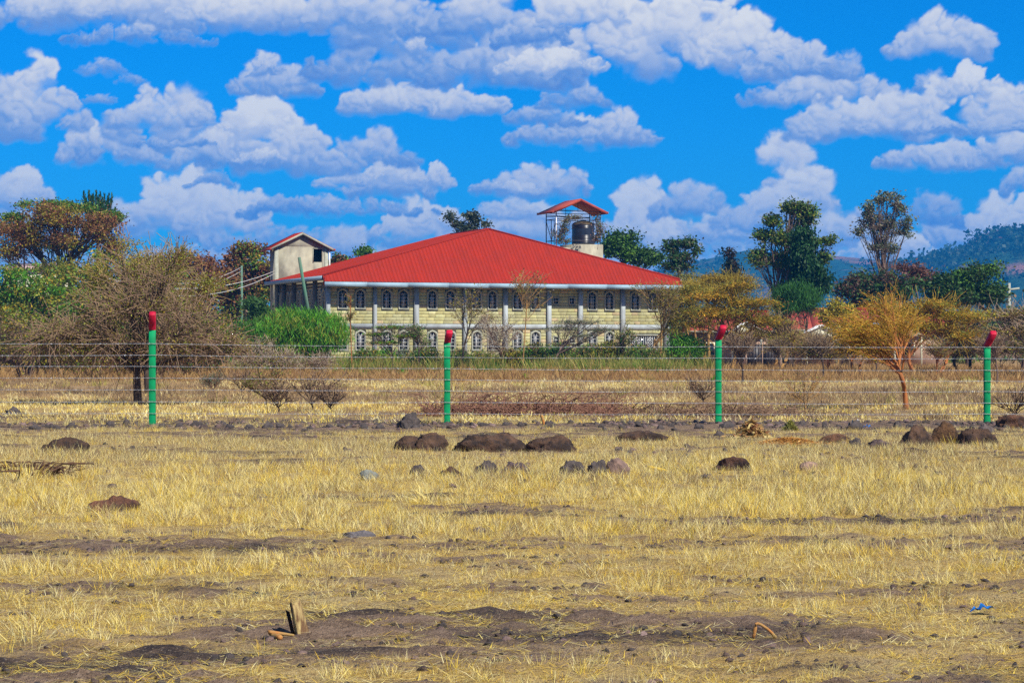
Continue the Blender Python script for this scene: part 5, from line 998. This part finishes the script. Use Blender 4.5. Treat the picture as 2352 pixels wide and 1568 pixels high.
# --- behind and beside the red roof
crown('tree', 'two thin leafy tree tops showing above the peak of the red roof', 'tree', 1070, 245, [(1035, 500, 10, 17), (1052, 512, 14, 15), (1080, 496, 13, 17), (1092, 505, 12, 20), (1115, 516, 11, 8), (1068, 525, 34, 12)], [(.05, .07, .04), (.03, .05, .03), (.12, .13, .08)], 1500, (.36, .2), .32, 12, 71, .14, 'grey', surf_=.5)
crown('tree', 'small green tree top peeping over the left slope of the red roof', 'tree', 842, 240, [(842, 576, 18, 6), (830, 580, 12, 6)], GREEN, 500, (.4, .2), .3, 8, 72, .12)
crown('tree', 'sparse brown green tree top right beside the tower room', 'tree', 780, 238, [(775, 590, 12, 14), (790, 598, 18, 8), (770, 604, 16, 12)], RUST + GREEN, 900, (.32, .18), .3, 10, 73, .12, 'grey', twigs=1)
crown('climbing_plant', 'leafy climbing plant hanging inside the left half of the tank frame', 'plant', 1292, 207.5, [(1292, 530, 14, 34), (1300, 512, 12, 20), (1285, 550, 14, 14), (1270, 545, 5, 20, .6), (1320, 500, 26, 8), (1305, 553, 12, 10)], [(.16, .15, .07), (.20, .12, .09), (.08, .12, .04)], 1500, (.17, .09), .18, 12, 74, .02, 'grey', base_z=10.2, top=11.0)
crown('climbing_plant', 'leafy climbing plant hanging at the right side of the tank frame', 'plant', 1372, 208, [(1372, 520, 8, 34), (1382, 530, 8, 20), (1370, 550, 9, 12)], [(.18, .15, .09), (.22, .13, .10), (.08, .12, .04)], 900, (.17, .09), .16, 12, 75, .02, 'grey', base_z=10.2, top=10.8)
crown('tree', 'dark green leafy tree right behind the right slope of the red roof', 'tree', 1450, 222, [(1415, 550, 22, 22), (1405, 572, 20, 20), (1440, 575, 30, 18), (1448, 548, 14, 14), (1470, 590, 40, 18), (1500, 590, 26, 14)], DGREEN, 8000, (.32, .19), .42, 14, 76, .16, cols2=GREEN, surf_=.45)
crown('tree', 'airy dark tree with thin branches between roof end and far hills', 'tree', 1570, 232, [(1545, 568, 22, 16), (1580, 560, 26, 16), (1560, 590, 30, 14), (1600, 578, 14, 12), (1555, 610, 36, 14)], DGREEN + [(.10, .09, .04)], 3200, (.32, .19), .34, 13, 77, .13, 'grey', twigs=2)
crown('conifer_tree', 'small dark pointed conifer before the low hill', 'tree', 1678, 250, [(1675, 585, 6, 14), (1678, 605, 14, 14), (1680, 625, 22, 14), (1682, 645, 26, 12)], [(.02, .035, .018), (.05, .03, .02)], 2600, (.34, .18), .34, 14, 78, .14, 'dark', twigs=1)
crown('tree', 'tall airy tree with several billowing crowns, left of the two tall trees', 'tree', 1800, 215, [(1820, 480, 38, 26), (1850, 500, 34, 36), (1775, 508, 26, 22), (1760, 540, 30, 22), (1800, 545, 40, 30), (1745, 590, 34, 30), (1790, 600, 40, 34), (1905, 555, 22, 18), (1890, 590, 24, 20), (1855, 560, 38, 34)], [(.07, .14, .02), (.11, .17, .03), (.05, .11, .02), (.13, .12, .03)], 12500, (.27, .16), .28, 26, 79, .22, 'grey', cols2=YGREEN + GREEN, twigs=2, stems=3, surf_=.6, lr=.010)
crown('tree', 'dense dark green column of foliage in the right part of the tall airy tree', 'tree', 1850, 212, [(1845, 560, 26, 40), (1840, 610, 34, 40), (1870, 630, 30, 36), (1850, 650, 46, 26), (1885, 655, 20, 22)], [(.012, .045, .010), (.02, .07, .012), (.03, .09, .02)], 13000, (.34, .16), .42, 18, 80, .18, 'dark', droop=(0, 0, -.6))
crown('tree', 'tallest tree at right, sparse fan of thin grey branches', 'tree', 2025, 220, [(2025, 455, 42, 26), (2060, 480, 36, 36), (1995, 480, 26, 34), (2040, 520, 50, 34), (2085, 520, 22, 36), (1975, 530, 22, 20), (2030, 565, 45, 26), (2000, 505, 30, 30)], [(.13, .18, .08), (.10, .14, .06), (.20, .20, .11)], 5600, (.24, .14), .24, 26, 81, .13, 'grey', twigs=3, lr=.007, stems=2, top=W(0, 625, 220)[2], surf_=.7, cols2=[(.16, .13, .10)], twigcol=(.22, .19, .17))
crown('tree', 'reddish brown and dark green bushy tree under the tallest tree', 'tree', 2020, 205, [(2000, 655, 60, 34), (1960, 665, 44, 28), (2050, 660, 50, 34), (2010, 690, 80, 26), (2100, 650, 30, 26, .5)], [(.10, .05, .03), (.14, .075, .045), (.05, .07, .025)], 13000, (.28, .16), .45, 15, 82, .14, 'dark', cols2=DGREEN, stems=3, twigs=1)
crown('tree', 'round bright green thin needled bush before the tall airy tree', 'tree', 1825, 190, [(1825, 675, 52, 34), (1800, 690, 40, 28), (1858, 685, 34, 26), (1825, 705, 55, 20)], [(.035, .12, .015), (.05, .16, .02), (.025, .09, .012)], 15000, (.30, .04), .34, 26, 83, .10, stems=3, droop=(0, 0, .7), surf_=.35)
crown('tree', 'small yellow flowering tree right of the round green bush', 'tree', 1925, 182, [(1915, 700, 24, 22), (1945, 720, 26, 18), (1900, 730, 24, 18), (1925, 750, 30, 18)], YEL, 4200, (.18, .12), .30, 12, 84, .08, 'yellow', cols2=OLV)
crown('tree', 'dark green bushy tree before the hills near the right edge', 'tree', 2220, 205, [(2190, 645, 46, 30), (2240, 632, 40, 26), (2160, 670, 36, 24), (2210, 680, 70, 26), (2270, 670, 42, 28), (2275, 620, 16, 12, .6)], DGREEN + [(.07, .09, .02)], 14000, (.30, .18), .45, 14, 85, .15, cols2=GREEN, stems=3)
crown('tree', 'thin reddish brown sparse tree between the tallest tree and dark green tree', 'tree', 2110, 212, [(2095, 625, 36, 22), (2125, 640, 34, 26), (2070, 612, 20, 12)], [(.20, .08, .05), (.14, .08, .05)], 1900, (.26, .15), .38, 10, 86, .10, 'brown', twigs=3, twigcol=(.22, .12, .08))
crown('bush', 'olive green scrub on the skyline left of the conifer', 'bush', 1610, 196, [(1560, 650, 50, 30), (1620, 650, 46, 26), (1540, 680, 50, 40)], OLV + [(.20, .20, .05)], 7000, (.24, .12), .45, 14, 87, .10, 'yellow', cols2=GREYG, stems=4, twigs=3, twigcol=(.34, .26, .12))

# --- acacias on the right (yellow and orange)
AC = dict(flat=.45, ow=.6)
YT = (.30, .23, .035); OT = (.38, .24, .035); BT = (.27, .18, .08)
def acacia(label, px, Y, ells, cols, nl, seed, twc, bark='yellow', top=790, tw=6, cols2=None, r0=.13, clump=.42, ls=(.20, .06), stems=2, ncl=16, **kw):
    crown('acacia_tree', label, 'tree', px, Y, ells, cols, nl, ls, clump, ncl, seed, r0, bark, flat=.5, cols2=cols2, stems=stems, twigs=tw, twl=1.5, twr=.013, twg=.05, tws=.60, top=W(0, top, Y)[2], cz=.28, surf_=.6, twigcol=twc, arch=.25, **kw)
acacia('yellow olive acacia touching the right corner of the stone building', 1542, 172, [(1560, 690, 40, 20), (1590, 665, 46, 18), (1555, 730, 46, 20), (1600, 715, 50, 20), (1540, 760, 30, 16, .5)], OLV, 6500, 101, YT, top=780)
acacia('large spreading yellow acacia above the third green post', 1668, 150, [(1700, 655, 60, 16), (1640, 680, 70, 18), (1720, 695, 70, 18), (1660, 720, 90, 20), (1740, 735, 60, 14), (1600, 745, 50, 14, .6)], OLV + [(.36, .20, .02)], 11000, 102, YT, cols2=ORG, top=775, r0=.15, ncl=20)
acacia('yellow brown acacia between the third post and the round green bush', 1765, 158, [(1780, 740, 60, 18), (1740, 765, 50, 16), (1810, 770, 50, 16)], OLV + BRN, 4500, 103, BT, top=800)
acacia('orange tinged acacia rising behind the yellow one left of the conifer', 1640, 184, [(1640, 640, 50, 14), (1700, 640, 50, 12), (1600, 655, 40, 12), (1670, 665, 80, 16)], [(.40, .25, .02), (.30, .22, .02)], 6500, 104, YT, top=730)
acacia('low brown green acacia scrub below the middle house gable', 1880, 148, [(1875, 790, 60, 14), (1900, 815, 60, 14), (1850, 812, 40, 12, .6)], OLV + BRN, 3200, 105, BT, 'orange', top=825, r0=.08)
acacia('low yellow brown acacia scrub between middle gable and orange acacia', 1960, 140, [(1960, 775, 60, 16), (1980, 800, 60, 16), (1930, 805, 46, 14, .6)], OLV + ORG, 4200, 106, BT, 'orange', top=820, r0=.08)
acacia('low brown acacia scrub behind the middle house porch corner', 1820, 164, [(1825, 775, 50, 14), (1800, 800, 46, 14)], OLV + BRN, 3000, 112, BT, 'brown', top=815, r0=.08)
acacia('wide orange yellow acacia crown behind the slim orange one', 2125, 135, [(2130, 700, 90, 16), (2060, 715, 80, 16), (2190, 725, 80, 18), (2110, 750, 110, 18), (2200, 770, 60, 16), (2030, 765, 60, 16)], ORG + OLV, 11500, 108, OT, 'orange', cols2=OLV, top=800, ncl=18)
acacia('olive brown acacia thicket left of the fourth green post', 2225, 142, [(2230, 730, 70, 18), (2200, 760, 70, 18), (2260, 775, 70, 20), (2220, 805, 80, 16)], OLV + BRN, 8500, 109, BT, 'brown', top=820)
acacia('grey brown thorn thicket at the right edge behind the fourth post', 2330, 138, [(2310, 725, 60, 20), (2350, 760, 80, 26), (2310, 800, 80, 24), (2370, 720, 50, 20)], BRN + OLV, 6500, 110, (.34, .25, .17), 'grey', top=830, tw=9)
acacia('brown thorn bush partly cut by the right edge of the view', 2430, 125, [(2420, 750, 70, 40), (2400, 800, 70, 30)], BRN + OLV, 5000, 111, (.32, .24, .16), 'grey', top=830, tw=8)
thorn('acacia_tree', 'orange acacia with slim orange trunk standing in the field near the fourth post', 'tree', 2082, 940, [(2080, 905), (2068, 870), (2060, 840), (2078, 800)], None, 1.55, .95, .55, (16, 10, 8), .07, 'orange', ORG + OLV, 5200, (.070, .028), 107, (-.12, .0, .0), (-.02, .05, .10), (.62, .6, .65), tw=.0075, twigcol=(.42, .24, .04), ljit=.09, flat=.35, ow=1.0, wig=.15)
for k, (px, py, hh, lab, bk, lc, nl_) in enumerate([
  (1712, 852, 22, 'small dark thorn shrub with a bare stem below the metal gate', 'dark', BRN, 700), (1790, 862, 20, 'small thin thorn shrub right of the metal gate', 'brown', OLV + BRN, 900),
  (1890, 872, 26, 'low leafless shrub in dry grass left of the orange trunk', 'dark', BRN, 500), (2010, 866, 24, 'low brown shrub just left of the orange trunked acacia', 'brown', OLV + BRN, 900),
  (1705, 880, 26, 'short bare stem sapling right of the third green post', 'dark', BRN, 500), (2290, 880, 26, 'small thorny shrub right of the fourth green post', 'grey', BRN, 600), (2150, 868, 22, 'low yellow shrub between orange acacia and fourth post', 'orange', OLV, 900)]):
    thorn('thorn_shrub', lab, 'shrub', px, py, [(px + 2, py - hh), (px - 2, py - 2 * hh)], None, 1.2, .8, .5, (8, 7, 7), .05, bk, lc, nl_, (.09, .05), 130 + k, (.35, .1, .05), (0, .02, .05), (.6, .6, .7), tw=.011, twigcol=(.28, .2, .13), ljit=.1, **AC)

# --- saplings and hedge before the stone building
def sapling(label, px, base, rows, L, n, r0, bark, lc, nl_, seed, Y=None, lsize=(.14, .06), flat=.3, up=(.4, .1, .03), twc=(.28, .2, .13), name='sapling', **kw):
    return thorn(name, label, 'tree', px, base, rows, None, L[0], L[1], L[2], n, r0, bark, lc, nl_, lsize, seed, up, (0, .02, .04), (.6, .6, .7), Y=Y, tw=kw.pop('tw', .014), twigcol=twc, ljit=kw.pop('ljit', .12), flat=flat, ow=kw.pop('ow', .5), **kw)
sapling('bare dark acacia sapling reaching over the windows just right of the second post', 1062, 852, [(1063, 810), (1070, 780), (1078, 750)], (2.2, 1.4, .8), (7, 5, 5), .07, 'dark', OLV, 700, 151, 150)
sapling('tall thin yellow stemmed sapling whose twigs cross the upper windows', 1200, 855, [(1203, 800), (1208, 740), (1210, 690)], (2.0, 1.5, .8), (9, 4, 4), .045, 'yellow', OLV, 600, 152, 150)
crown('sapling', 'grey green flat crowned acacia in front of the small square windows', 'tree', 1262, 150, [(1330, 740, 56, 8), (1290, 755, 50, 7), (1375, 758, 42, 7), (1330, 772, 50, 6, .6)], GREYG + [(.20, .21, .07)], 2200, (.12, .05), .17, 26, 153, .09, 'grey', flat=.5, twigs=4, twl=.7, tws=.5, top=W(0, 790, 150)[2], cz=.3, surf_=.6, arch=.25, twigcol=(.34, .29, .22))
crown('sapling', 'green acacia sapling with layered branches over the lower left windows', 'tree', 905, 148, [(890, 751, 46, 5), (862, 768, 36, 5), (925, 772, 36, 6), (885, 786, 46, 5, .6)], BGREEN + GREEN + OLV, 2600, (.13, .06), .16, 24, 154, .06, 'brown', flat=.5, twigs=3, twl=.6, tws=.5, top=W(0, 800, 148)[2], cz=.3, surf_=.6, arch=.25)
sapling('slender red stemmed sapling at the left end of the stone front', 808, 858, [(807, 800), (805, 740), (806, 680)], (.5, .35, .2), (7, 4, 3), .04, 'orange', OLV, 260, 155, 146, up=(.8, .2, .1), ow=.2)
sapling('yellow stemmed thorn sapling at the right corner of the stone building', 1512, 850, [(1518, 800), (1520, 750), (1516, 720)], (2.2, 1.5, .8), (9, 6, 6), .07, 'yellow', OLV, 1600, 156, 150, up=(.25, .1, .0))
sapling('grey twiggy leafless bush before the lower middle windows', 1155, 852, [(1156, 825), (1150, 805)], (2.0, 1.3, .8), (10, 7, 7), .05, 'pale', BRN, 400, 157, 148, twc=(.40, .34, .26), flat=.6, ow=.3)
sapling('thin green sapling between the second post and the sixth column', 960, 855, [(962, 820), (960, 790)], (1.2, .9, .5), (8, 6, 6), .04, 'brown', GREEN, 900, 158, 148)
sapling('short dark bare sapling before the low wide window', 1418, 856, [(1420, 825), (1425, 800)], (1.5, 1.0, .6), (7, 5, 5), .04, 'dark', OLV + GREEN, 700, 159, 148)
HG = [(838, 812, 26, 'green bush at the left end of the hedge before the building', GREEN), (880, 815, 28, 'bright green bush under the layered green sapling', BGREEN), (925, 818, 26, 'grey green bush in the hedge left of the second post', GREYG), (975, 812, 26, 'mid green bush touching the second green post', GREEN), (1052, 815, 24, 'dark green bush right of the second post', DGREEN + GREEN), (1105, 820, 28, 'olive bush under the bare dark sapling', OLV + GREEN),
      (1225, 805, 26, 'green bush beside the tall yellow stemmed sapling', GREEN), (1285, 800, 30, 'dark green bush below the flat crowned acacia', DGREEN + GREEN), (1345, 802, 28, 'green bush below the right pair of lower windows', GREEN), (1400, 798, 26, 'olive green bush left of the low wide window', OLV + GREEN), (1455, 806, 30, 'green bush under the low wide window', GREEN), (1502, 812, 26, 'brownish green bush at the right end of the hedge', OLV + GREEN), (1170, 815, 26, 'straw and green bush in the middle of the hedge', OLV)]
for k, (px, py, rad, lab, cc) in enumerate(HG):
    Y_ = 152 + (k % 3) * 4; crown('hedge_bush', lab, 'bush', px, Y_, [(px, py, rad, 14), (px - rad * .5, py + 14, rad * .8, 16), (px + rad * .5, py + 12, rad * .8, 18), (px, py + 26, rad * 1.1, 14)], cc, 3600, (.20, .07), .26, 16, 160 + k, .04, 'grey', stems=5, twigs=2, cols2=OLV + BRN, surf_=.35, droop=(0, 0, .4), group='bushes of the hedge before the stone building')
crown('bush', 'round bright green bush right of the stone building corner', 'bush', 1575, 150, [(1570, 790, 34, 20), (1590, 805, 34, 22), (1560, 815, 34, 20)], BGREEN + GREEN, 9000, (.24, .06), .28, 18, 180, .05, stems=4, droop=(0, 0, .5), surf_=.35)
# agaves: a rosette with each blade a part
def agave(label, px, py, hpx, cols, seed, Y=None):
    Y = Y or GY(py); b = np.array([(px - CX) * Y / F, Y, 0.0]); t_ = plant('agave_plant', label, 'plant', b); r_ = rng(seed); L_ = hpx * Y / F
    for k in range(13):
        a = k * 2.4 + r_.uniform(0, .3); el_ = r_.uniform(.35, 1.35); l = L_ * r_.uniform(.75, 1.1); d = np.array([math.cos(a) * math.cos(el_), math.sin(a) * math.cos(el_), math.sin(el_)]); sd_ = np.array([-math.sin(a), math.cos(a), 0]); w = l * .11; g = MB(); V_ = []
        for s, ww, dz in ((0, .7, 0), (.4, 1, .02), (.75, .65, -.01), (1, .03, -.08)): c = d * l * s + np.array([0, 0, dz * l]); V_ += [c - sd_ * w * ww, c + sd_ * w * ww, c + np.array([0, 0, -w * .3 * ww])]
        q = []
        for i in range(3): o = 3 * i; q += [(o, o + 1, o + 4, o + 3), (o + 1, o + 2, o + 5, o + 4), (o + 2, o, o + 3, o + 5)]
        g.add(V_, np.array(q), colour(cols, 1, r_)[0]); ob('leaf', g.mesh('leaf'), M['leaf'], t_)
AG = [(.10, .34, .02), (.16, .42, .03)]
for k, (px, py, hp, lab) in enumerate([(768, 862, 22, 'bright green agave below the bright green bush, leftmost of the agaves'), (838, 864, 22, 'bright green agave left of the layered green sapling'), (868, 864, 20, 'smaller green agave just right of the second agave'), (925, 866, 24, 'spiky green agave in dry grass before the hedge'), (1207, 872, 18, 'yellow green agave alone in dry grass under the tall sapling'), (1636, 880, 22, 'green agave just left of the third green post')]):
    agave(lab, px, py, hp, AG if k != 4 else [(.26, .48, .02)], 190 + k)
# --- shrubs in the field
for k, (px, py, hh, rr, lab, bk, lc, nl_) in enumerate([
  (492, 905, 20, 1, 'pale grey green little shrub in the field between first and second posts', 'pale', GREYG, 900), (556, 908, 22, 1, 'dark bare twiggy shrub in the field between first and second posts', 'dark', BRN, 200),
  (612, 935, 34, 1, 'yellow green and brown shrub near the wire left of centre', 'brown', YGREEN + BRN, 1600), (640, 946, 20, 1, 'low brown shrub at the foot of the yellow green shrub', 'brown', BRN, 900), (715, 944, 26, 1.2, 'wide bare upright twig shrub near the wire left of the second post', 'brown', BRN, 700), (760, 946, 16, 1, 'low bare twig clump right of the wide bare shrub', 'brown', BRN, 300),
  (1850, 945, 34, 1, 'thin bare yellow sapling between third post and orange trunk', 'yellow', OLV, 150), (1615, 930, 20, 1, 'bare twig shrub left of the third green post', 'brown', BRN, 150), (2330, 960, 14, 1.3, 'low dark bare branch sprawl at the right edge near the fence', 'dark', BRN, 60)]):
    thorn('field_shrub', lab, 'shrub', px, py, [(px + 1, py - hh * .35), (px - 1, py - hh * .7)], None, .62 * hh / 22 * rr, .42 * rr, .26, (9, 5, 4), .022, bk, lc, nl_, (.05, .03), 210 + k, (.5, .25, .1), (0, 0, .02), (.65, .55, .6), tw=.007, twigcol=(.26, .17, .11), ljit=.05, flat=.5, ow=.3)
# brush pile of cut thorn branches
def brush(label, px0, px1, py, hrow, n, seed, cols=(.22, .09, .055)):
    r_ = rng(seed); Y = GY(py); b = np.array([((px0 + px1) / 2 - CX) * Y / F, Y, 0.0]); hw = (px1 - px0) / 2 * Y / F; hm = hrow * Y / F; t_ = plant('brush_pile', label, 'brush pile', b); gs = []
    for m_, (nn, L_, rr) in enumerate(((n // 3, 1.0, .013), (n, .7, .008))):
        u = r_.uniform(-1, 1, nn); S = np.stack([u * hw, r_.normal(0, .5, nn), np.abs(r_.normal(0, .45, nn)) * hm * (1 - u ** 2) * .8], 1); d = r_.normal(0, 1, (nn, 3)) * np.array([1, .8, .42]); d /= np.linalg.norm(d, axis=1, keepdims=True); s = np.linspace(0, 1, 7)
        P_ = S[:, None] + d[:, None] * (L_ * r_.uniform(.4, 1, (nn, 1)) * s)[..., None]; w = np.cumsum(r_.normal(0, .16, (nn, 7, 3)), 1); w[:, 0] = 0; P_ = P_ + w * L_ * .5; P_[..., 2] = np.clip(np.abs(P_[..., 2]), 0.01, hm * 1.7); g = MB(); v, fq = tube_geo(P_, np.broadcast_to(rr * np.linspace(1, .5, 7), (nn, 7)), 3); g.add(v, fq, cols if m_ else tuple(c * .8 for c in cols)); ob(('thick_branches', 'twigs')[m_], g.mesh('twigs'), M['twig'], t_, kind='stuff')
brush('long heap of cut reddish brown thorn branches behind the wire, right of the second post', 985, 1440, 954, 30, 1000, 231, (.26, .13, .085))
brush('thin strip of cut thorn twigs lying between the third post and orange trunk', 1440, 1830, 956, 18, 420, 232, (.26, .16, .10))
brush('dark tangle of dead twigs lying in tall grass at the far left', 15, 150, 1094, 16, 50, 233, (.12, .065, .04))
# --- single small things in the near ground
def wood_piece(name, label, cat, g0, build, mat_):
    g = MB(); build(g); return thing(name, label, cat, tuple(g0), 0, None, g.mesh(name), mat_)
M['split_wood'] = material('weathered_split_wood', (.46, .34, .14), .85, (.14, .075, .035), 7, bump=1.0, bscale=30, bdist=.008, stretch=(5, 5, .5), lo=.40, hi=.56, attr=True)
sg = G(693, 1464); sc = sg[1] / F; sh_ = 92 * sc; ww = 15 * sc
def st(g):
    n = 14; V_ = []; r_ = rng(301); K_ = 9
    for k in range(K_):
        t_ = k / (K_ - 1); z = t_ * sh_ - .02; cx = -t_ * 20 * sc + .004; fl = 1.25 - .45 * t_ + .5 * max(0, .15 - t_) * 3
        for j in range(n):
            a = j * 2 * math.pi / n; rr = ww * fl * (1 + .22 * math.sin(a * 3 + 1) + .16 * math.sin(a * 7 + k * .15)) * (.75 if math.cos(a) < -.5 else 1); zz = z - (0 if k < K_ - 1 else 0) + (t_ ** 6) * (.020 * math.sin(a * 2 + .6) + r_.uniform(-.012, .012)); V_.append((cx + rr * math.cos(a), rr * .8 * math.sin(a), zz))
    i, j = np.meshgrid(np.arange(K_ - 1), np.arange(n), indexing='ij'); q = np.stack([i * n + j, i * n + (j + 1) % n, (i + 1) * n + (j + 1) % n, (i + 1) * n + j], -1).reshape(-1, 4); V_.append((-20 * sc, 0, sh_ - .035)); tp = np.array([[(K_ - 1) * n + j, (K_ - 1) * n + (j + 1) % n, K_ * n] for j in range(n)]); g.add(V_, [q, tp])
    g.prism([(-ww * 1.5, 0, .01), (-ww * .9, 0, .0), (-ww * 1.9, 0.01, sh_ * .66), (-ww * 2.5, .01, sh_ * .72)], (0, .02, 0), (.25, .2, .2))
wood_piece('tree_stump', 'weathered split wooden stump sticking out of the ground at lower left', 'stump', (sg[0], sg[1], hgt(sg[0], sg[1]) - .01), st, M['split_wood'])
def poly_tube(pts_px, base_py, radii, name, label, cat, mat_, col=(1, 1, 1)):
    Y = GY(base_py); P_ = np.array([[(px - CX) * Y / F, Y - dy, max(.01, (base_py - py) * Y / F)] for px, py, dy in pts_px]); b = P_[0].copy(); b[2] = 0; k = 12; Q = curve(P_ - b, k); rr = np.interp(np.linspace(0, 1, k), np.linspace(0, 1, len(radii)), radii); g = MB(); v, fq = tube_geo(Q[None], rr[None], 6, True); g.add(v, fq, col); b[2] = hgt(b[0], b[1]); return thing(name, label, cat, tuple(b), 0, None, g.mesh(name), mat_)
M['orange_wood'] = material('peeling_orange_wood', (.42, .15, .03), .8, (.30, .20, .07), 14, bump=.5)
poly_tube([(617, 1452, 0), (626, 1470, .03), (640, 1490, .08), (650, 1502, .12)], 1466, [.008, .012, .018, .014], 'broken_branch', 'short orange broken branch lying left of the stump', 'branch', M['orange_wood'])
poly_tube([(617, 1455, 0), (650, 1460, -.01), (675, 1466, -.02)], 1468, [.012, .010, .006], 'dry_root', 'dark reddish dry root running from the stump to the left', 'root', M['orange_wood'])
poly_tube([(1730, 1462, 0), (1734, 1442, 0), (1736, 1425, .0), (1750, 1432, 0), (1768, 1444, 0), (1782, 1462, 0)], 1466, [.009, .011, .009, .009, .008, .012], 'bent_stick', 'bent reddish brown stick arched over dark soil at lower right', 'stick', M['orange_wood'])
poly_tube([(1490, 1071, 0), (1515, 1076, .05), (1540, 1082, .1)], 1084, [.022, .024, .018], 'yellow_stalk', 'thick yellow dry stalk lying in the grass right of the pale boulder', 'stalk', M['grass'], (.75, .50, .04))
poly_tube([(1368, 1072, 0), (1395, 1068, .05), (1425, 1062, .0)], 1082, [.012, .010, .008], 'orange_stick', 'thin orange stick leaning on the pale boulder', 'stick', M['orange_wood'])
poly_tube([(1250, 978, 0), (1247, 964, 0), (1243, 953, 0)], 978, [.03, .034, .03], 'broken_branch', 'short orange branch end standing by a small dark stone', 'branch', M['orange_wood'])
# heap of dry curled leaves and the orange straw patch beside it
def heap(name, label, cat, px0, px1, top, base, n, ls, cols, seed, flat=.3):
    g0 = G((px0 + px1) / 2, base); s = g0[1] / F; hw = (px1 - px0) * s / 2; hm = (base - top) * s; r_ = rng(seed); a = r_.normal(0, .45, (n, 2)); z = np.exp(-(a ** 2).sum(1) * 1.6) * hm * r_.uniform(.2, 1, n); C_ = np.stack([a[:, 0] * hw, a[:, 1] * hw * .7, z + .01], 1); v, fq = leaf_geo(C_, ls[0], ls[1], r_, flat); g = MB(); g.add(v, fq, np.repeat(colour(cols, n, r_), 4, 0)); return thing(name, label, cat, (g0[0], g0[1] + hw * .4, hgt(g0[0], g0[1])), 0, None, g.mesh(name), M['grass'])
heap('dry_leaf_heap', 'pale yellow heap of curled dry leaves beside the third post foot', 'leaf heap', 1690, 1762, 966, 1004, 420, (.20, .07), [(.62, .48, .20), (.45, .28, .10), (.30, .14, .06)], 321)
heap('orange_straw_patch', 'flat orange patch of straw right of the dry leaf heap', 'straw', 1735, 1895, 1006, 1022, 2600, (.12, .02), [(.52, .27, .06), (.46, .20, .04), (.58, .36, .12)], 322, .8)
heap('weed_clump', 'small dark green weed clump right of the dry leaf heap', 'weeds', 1800, 1832, 966, 990, 320, (.12, .02), [(.16, .16, .03), (.26, .24, .05)], 323, 0)
# litter
def scrap(label, px0, px1, py, hrow, mat_, seed, name='plastic_scrap'):
    g0 = G((px0 + px1) / 2, py); s = g0[1] / F; hw = (px1 - px0) * s / 2; r_ = rng(seed); n = 12; m_ = 5; V_ = []
    for i in range(n):
        for j in range(m_):
            u = i / (n - 1) * 2 - 1; w_ = (1 - abs(u) ** 2.2) ; V_.append((u * hw, (j / (m_ - 1) - .5) * hw * .7 * (.35 + w_), (.35 + .65 * math.sin(i * .9) ** 2) * hrow * s * (.3 + w_ * .8) * r_.uniform(.5, 1.1) + u * hw * .12))
    i, j = np.meshgrid(np.arange(n - 1), np.arange(m_ - 1), indexing='ij'); a = (i * m_ + j).ravel(); q = np.stack([a, a + m_, a + m_ + 1, a + 1], 1); Vn = np.array(V_); V2 = np.concatenate([Vn, Vn + [0, 0, .004]]); g = MB(); g.add(V2, [q[:, ::-1], q + len(Vn)])
    thing(name, label, 'litter', (g0[0], g0[1], hgt(g0[0], g0[1]) + .03), 0, None, g.mesh(name, True), mat_)
M['blue_film'] = material('blue_plastic_film', (.010, .12, .42), .35, (.02, .20, .55), 20, spec=.5); M['black_film'] = material('dark_plastic_film', (.03, .05, .065), .4, (.05, .09, .11), 12, spec=.5); M['white_film'] = material('white_plastic_film', (.75, .75, .75), .5)
scrap('crumpled bright blue plastic scrap on dry grass at lower right', 2228, 2287, 1412, 14, M['blue_film'], 331)
scrap('crumpled dark plastic bag among stones right of the orange straw patch', 1946, 1972, 984, 16, M['black_film'], 332)
scrap('small white plastic scrap among stones left of the fourth post', 1964, 1976, 972, 8, M['white_film'], 333)
scrap('small light blue plastic scrap among stones left of the fourth post', 1982, 2002, 986, 8, M['blue_film'], 334)
scrap('small dark scrap of plastic on bare ground above the stump', 578, 596, 1376, 8, M['black_film'], 335)
scrap('tiny white scrap in the grass below the fence at right', 1770, 1778, 1063, 5, M['white_film'], 336)

# ------------------------------------------------------------------ air
hm_ = bpy.data.materials.new('haze'); hm_.use_nodes = True; t = hm_.node_tree; t.nodes.clear(); pv = t.nodes.new('ShaderNodeVolumePrincipled'); ou = t.nodes.new('ShaderNodeOutputMaterial'); t.links.new(pv.outputs[0], ou.inputs['Volume'])
pv.inputs['Color'].default_value = (.02, .38, 1.0, 1); pv.inputs['Density'].default_value = HAZE
if HAZE > 0:
    g = MB(); g.box((-2600, -60, -8), (2600, 4200, 260)); o = ob('haze', g.mesh('haze'), hm_, kind='stuff')
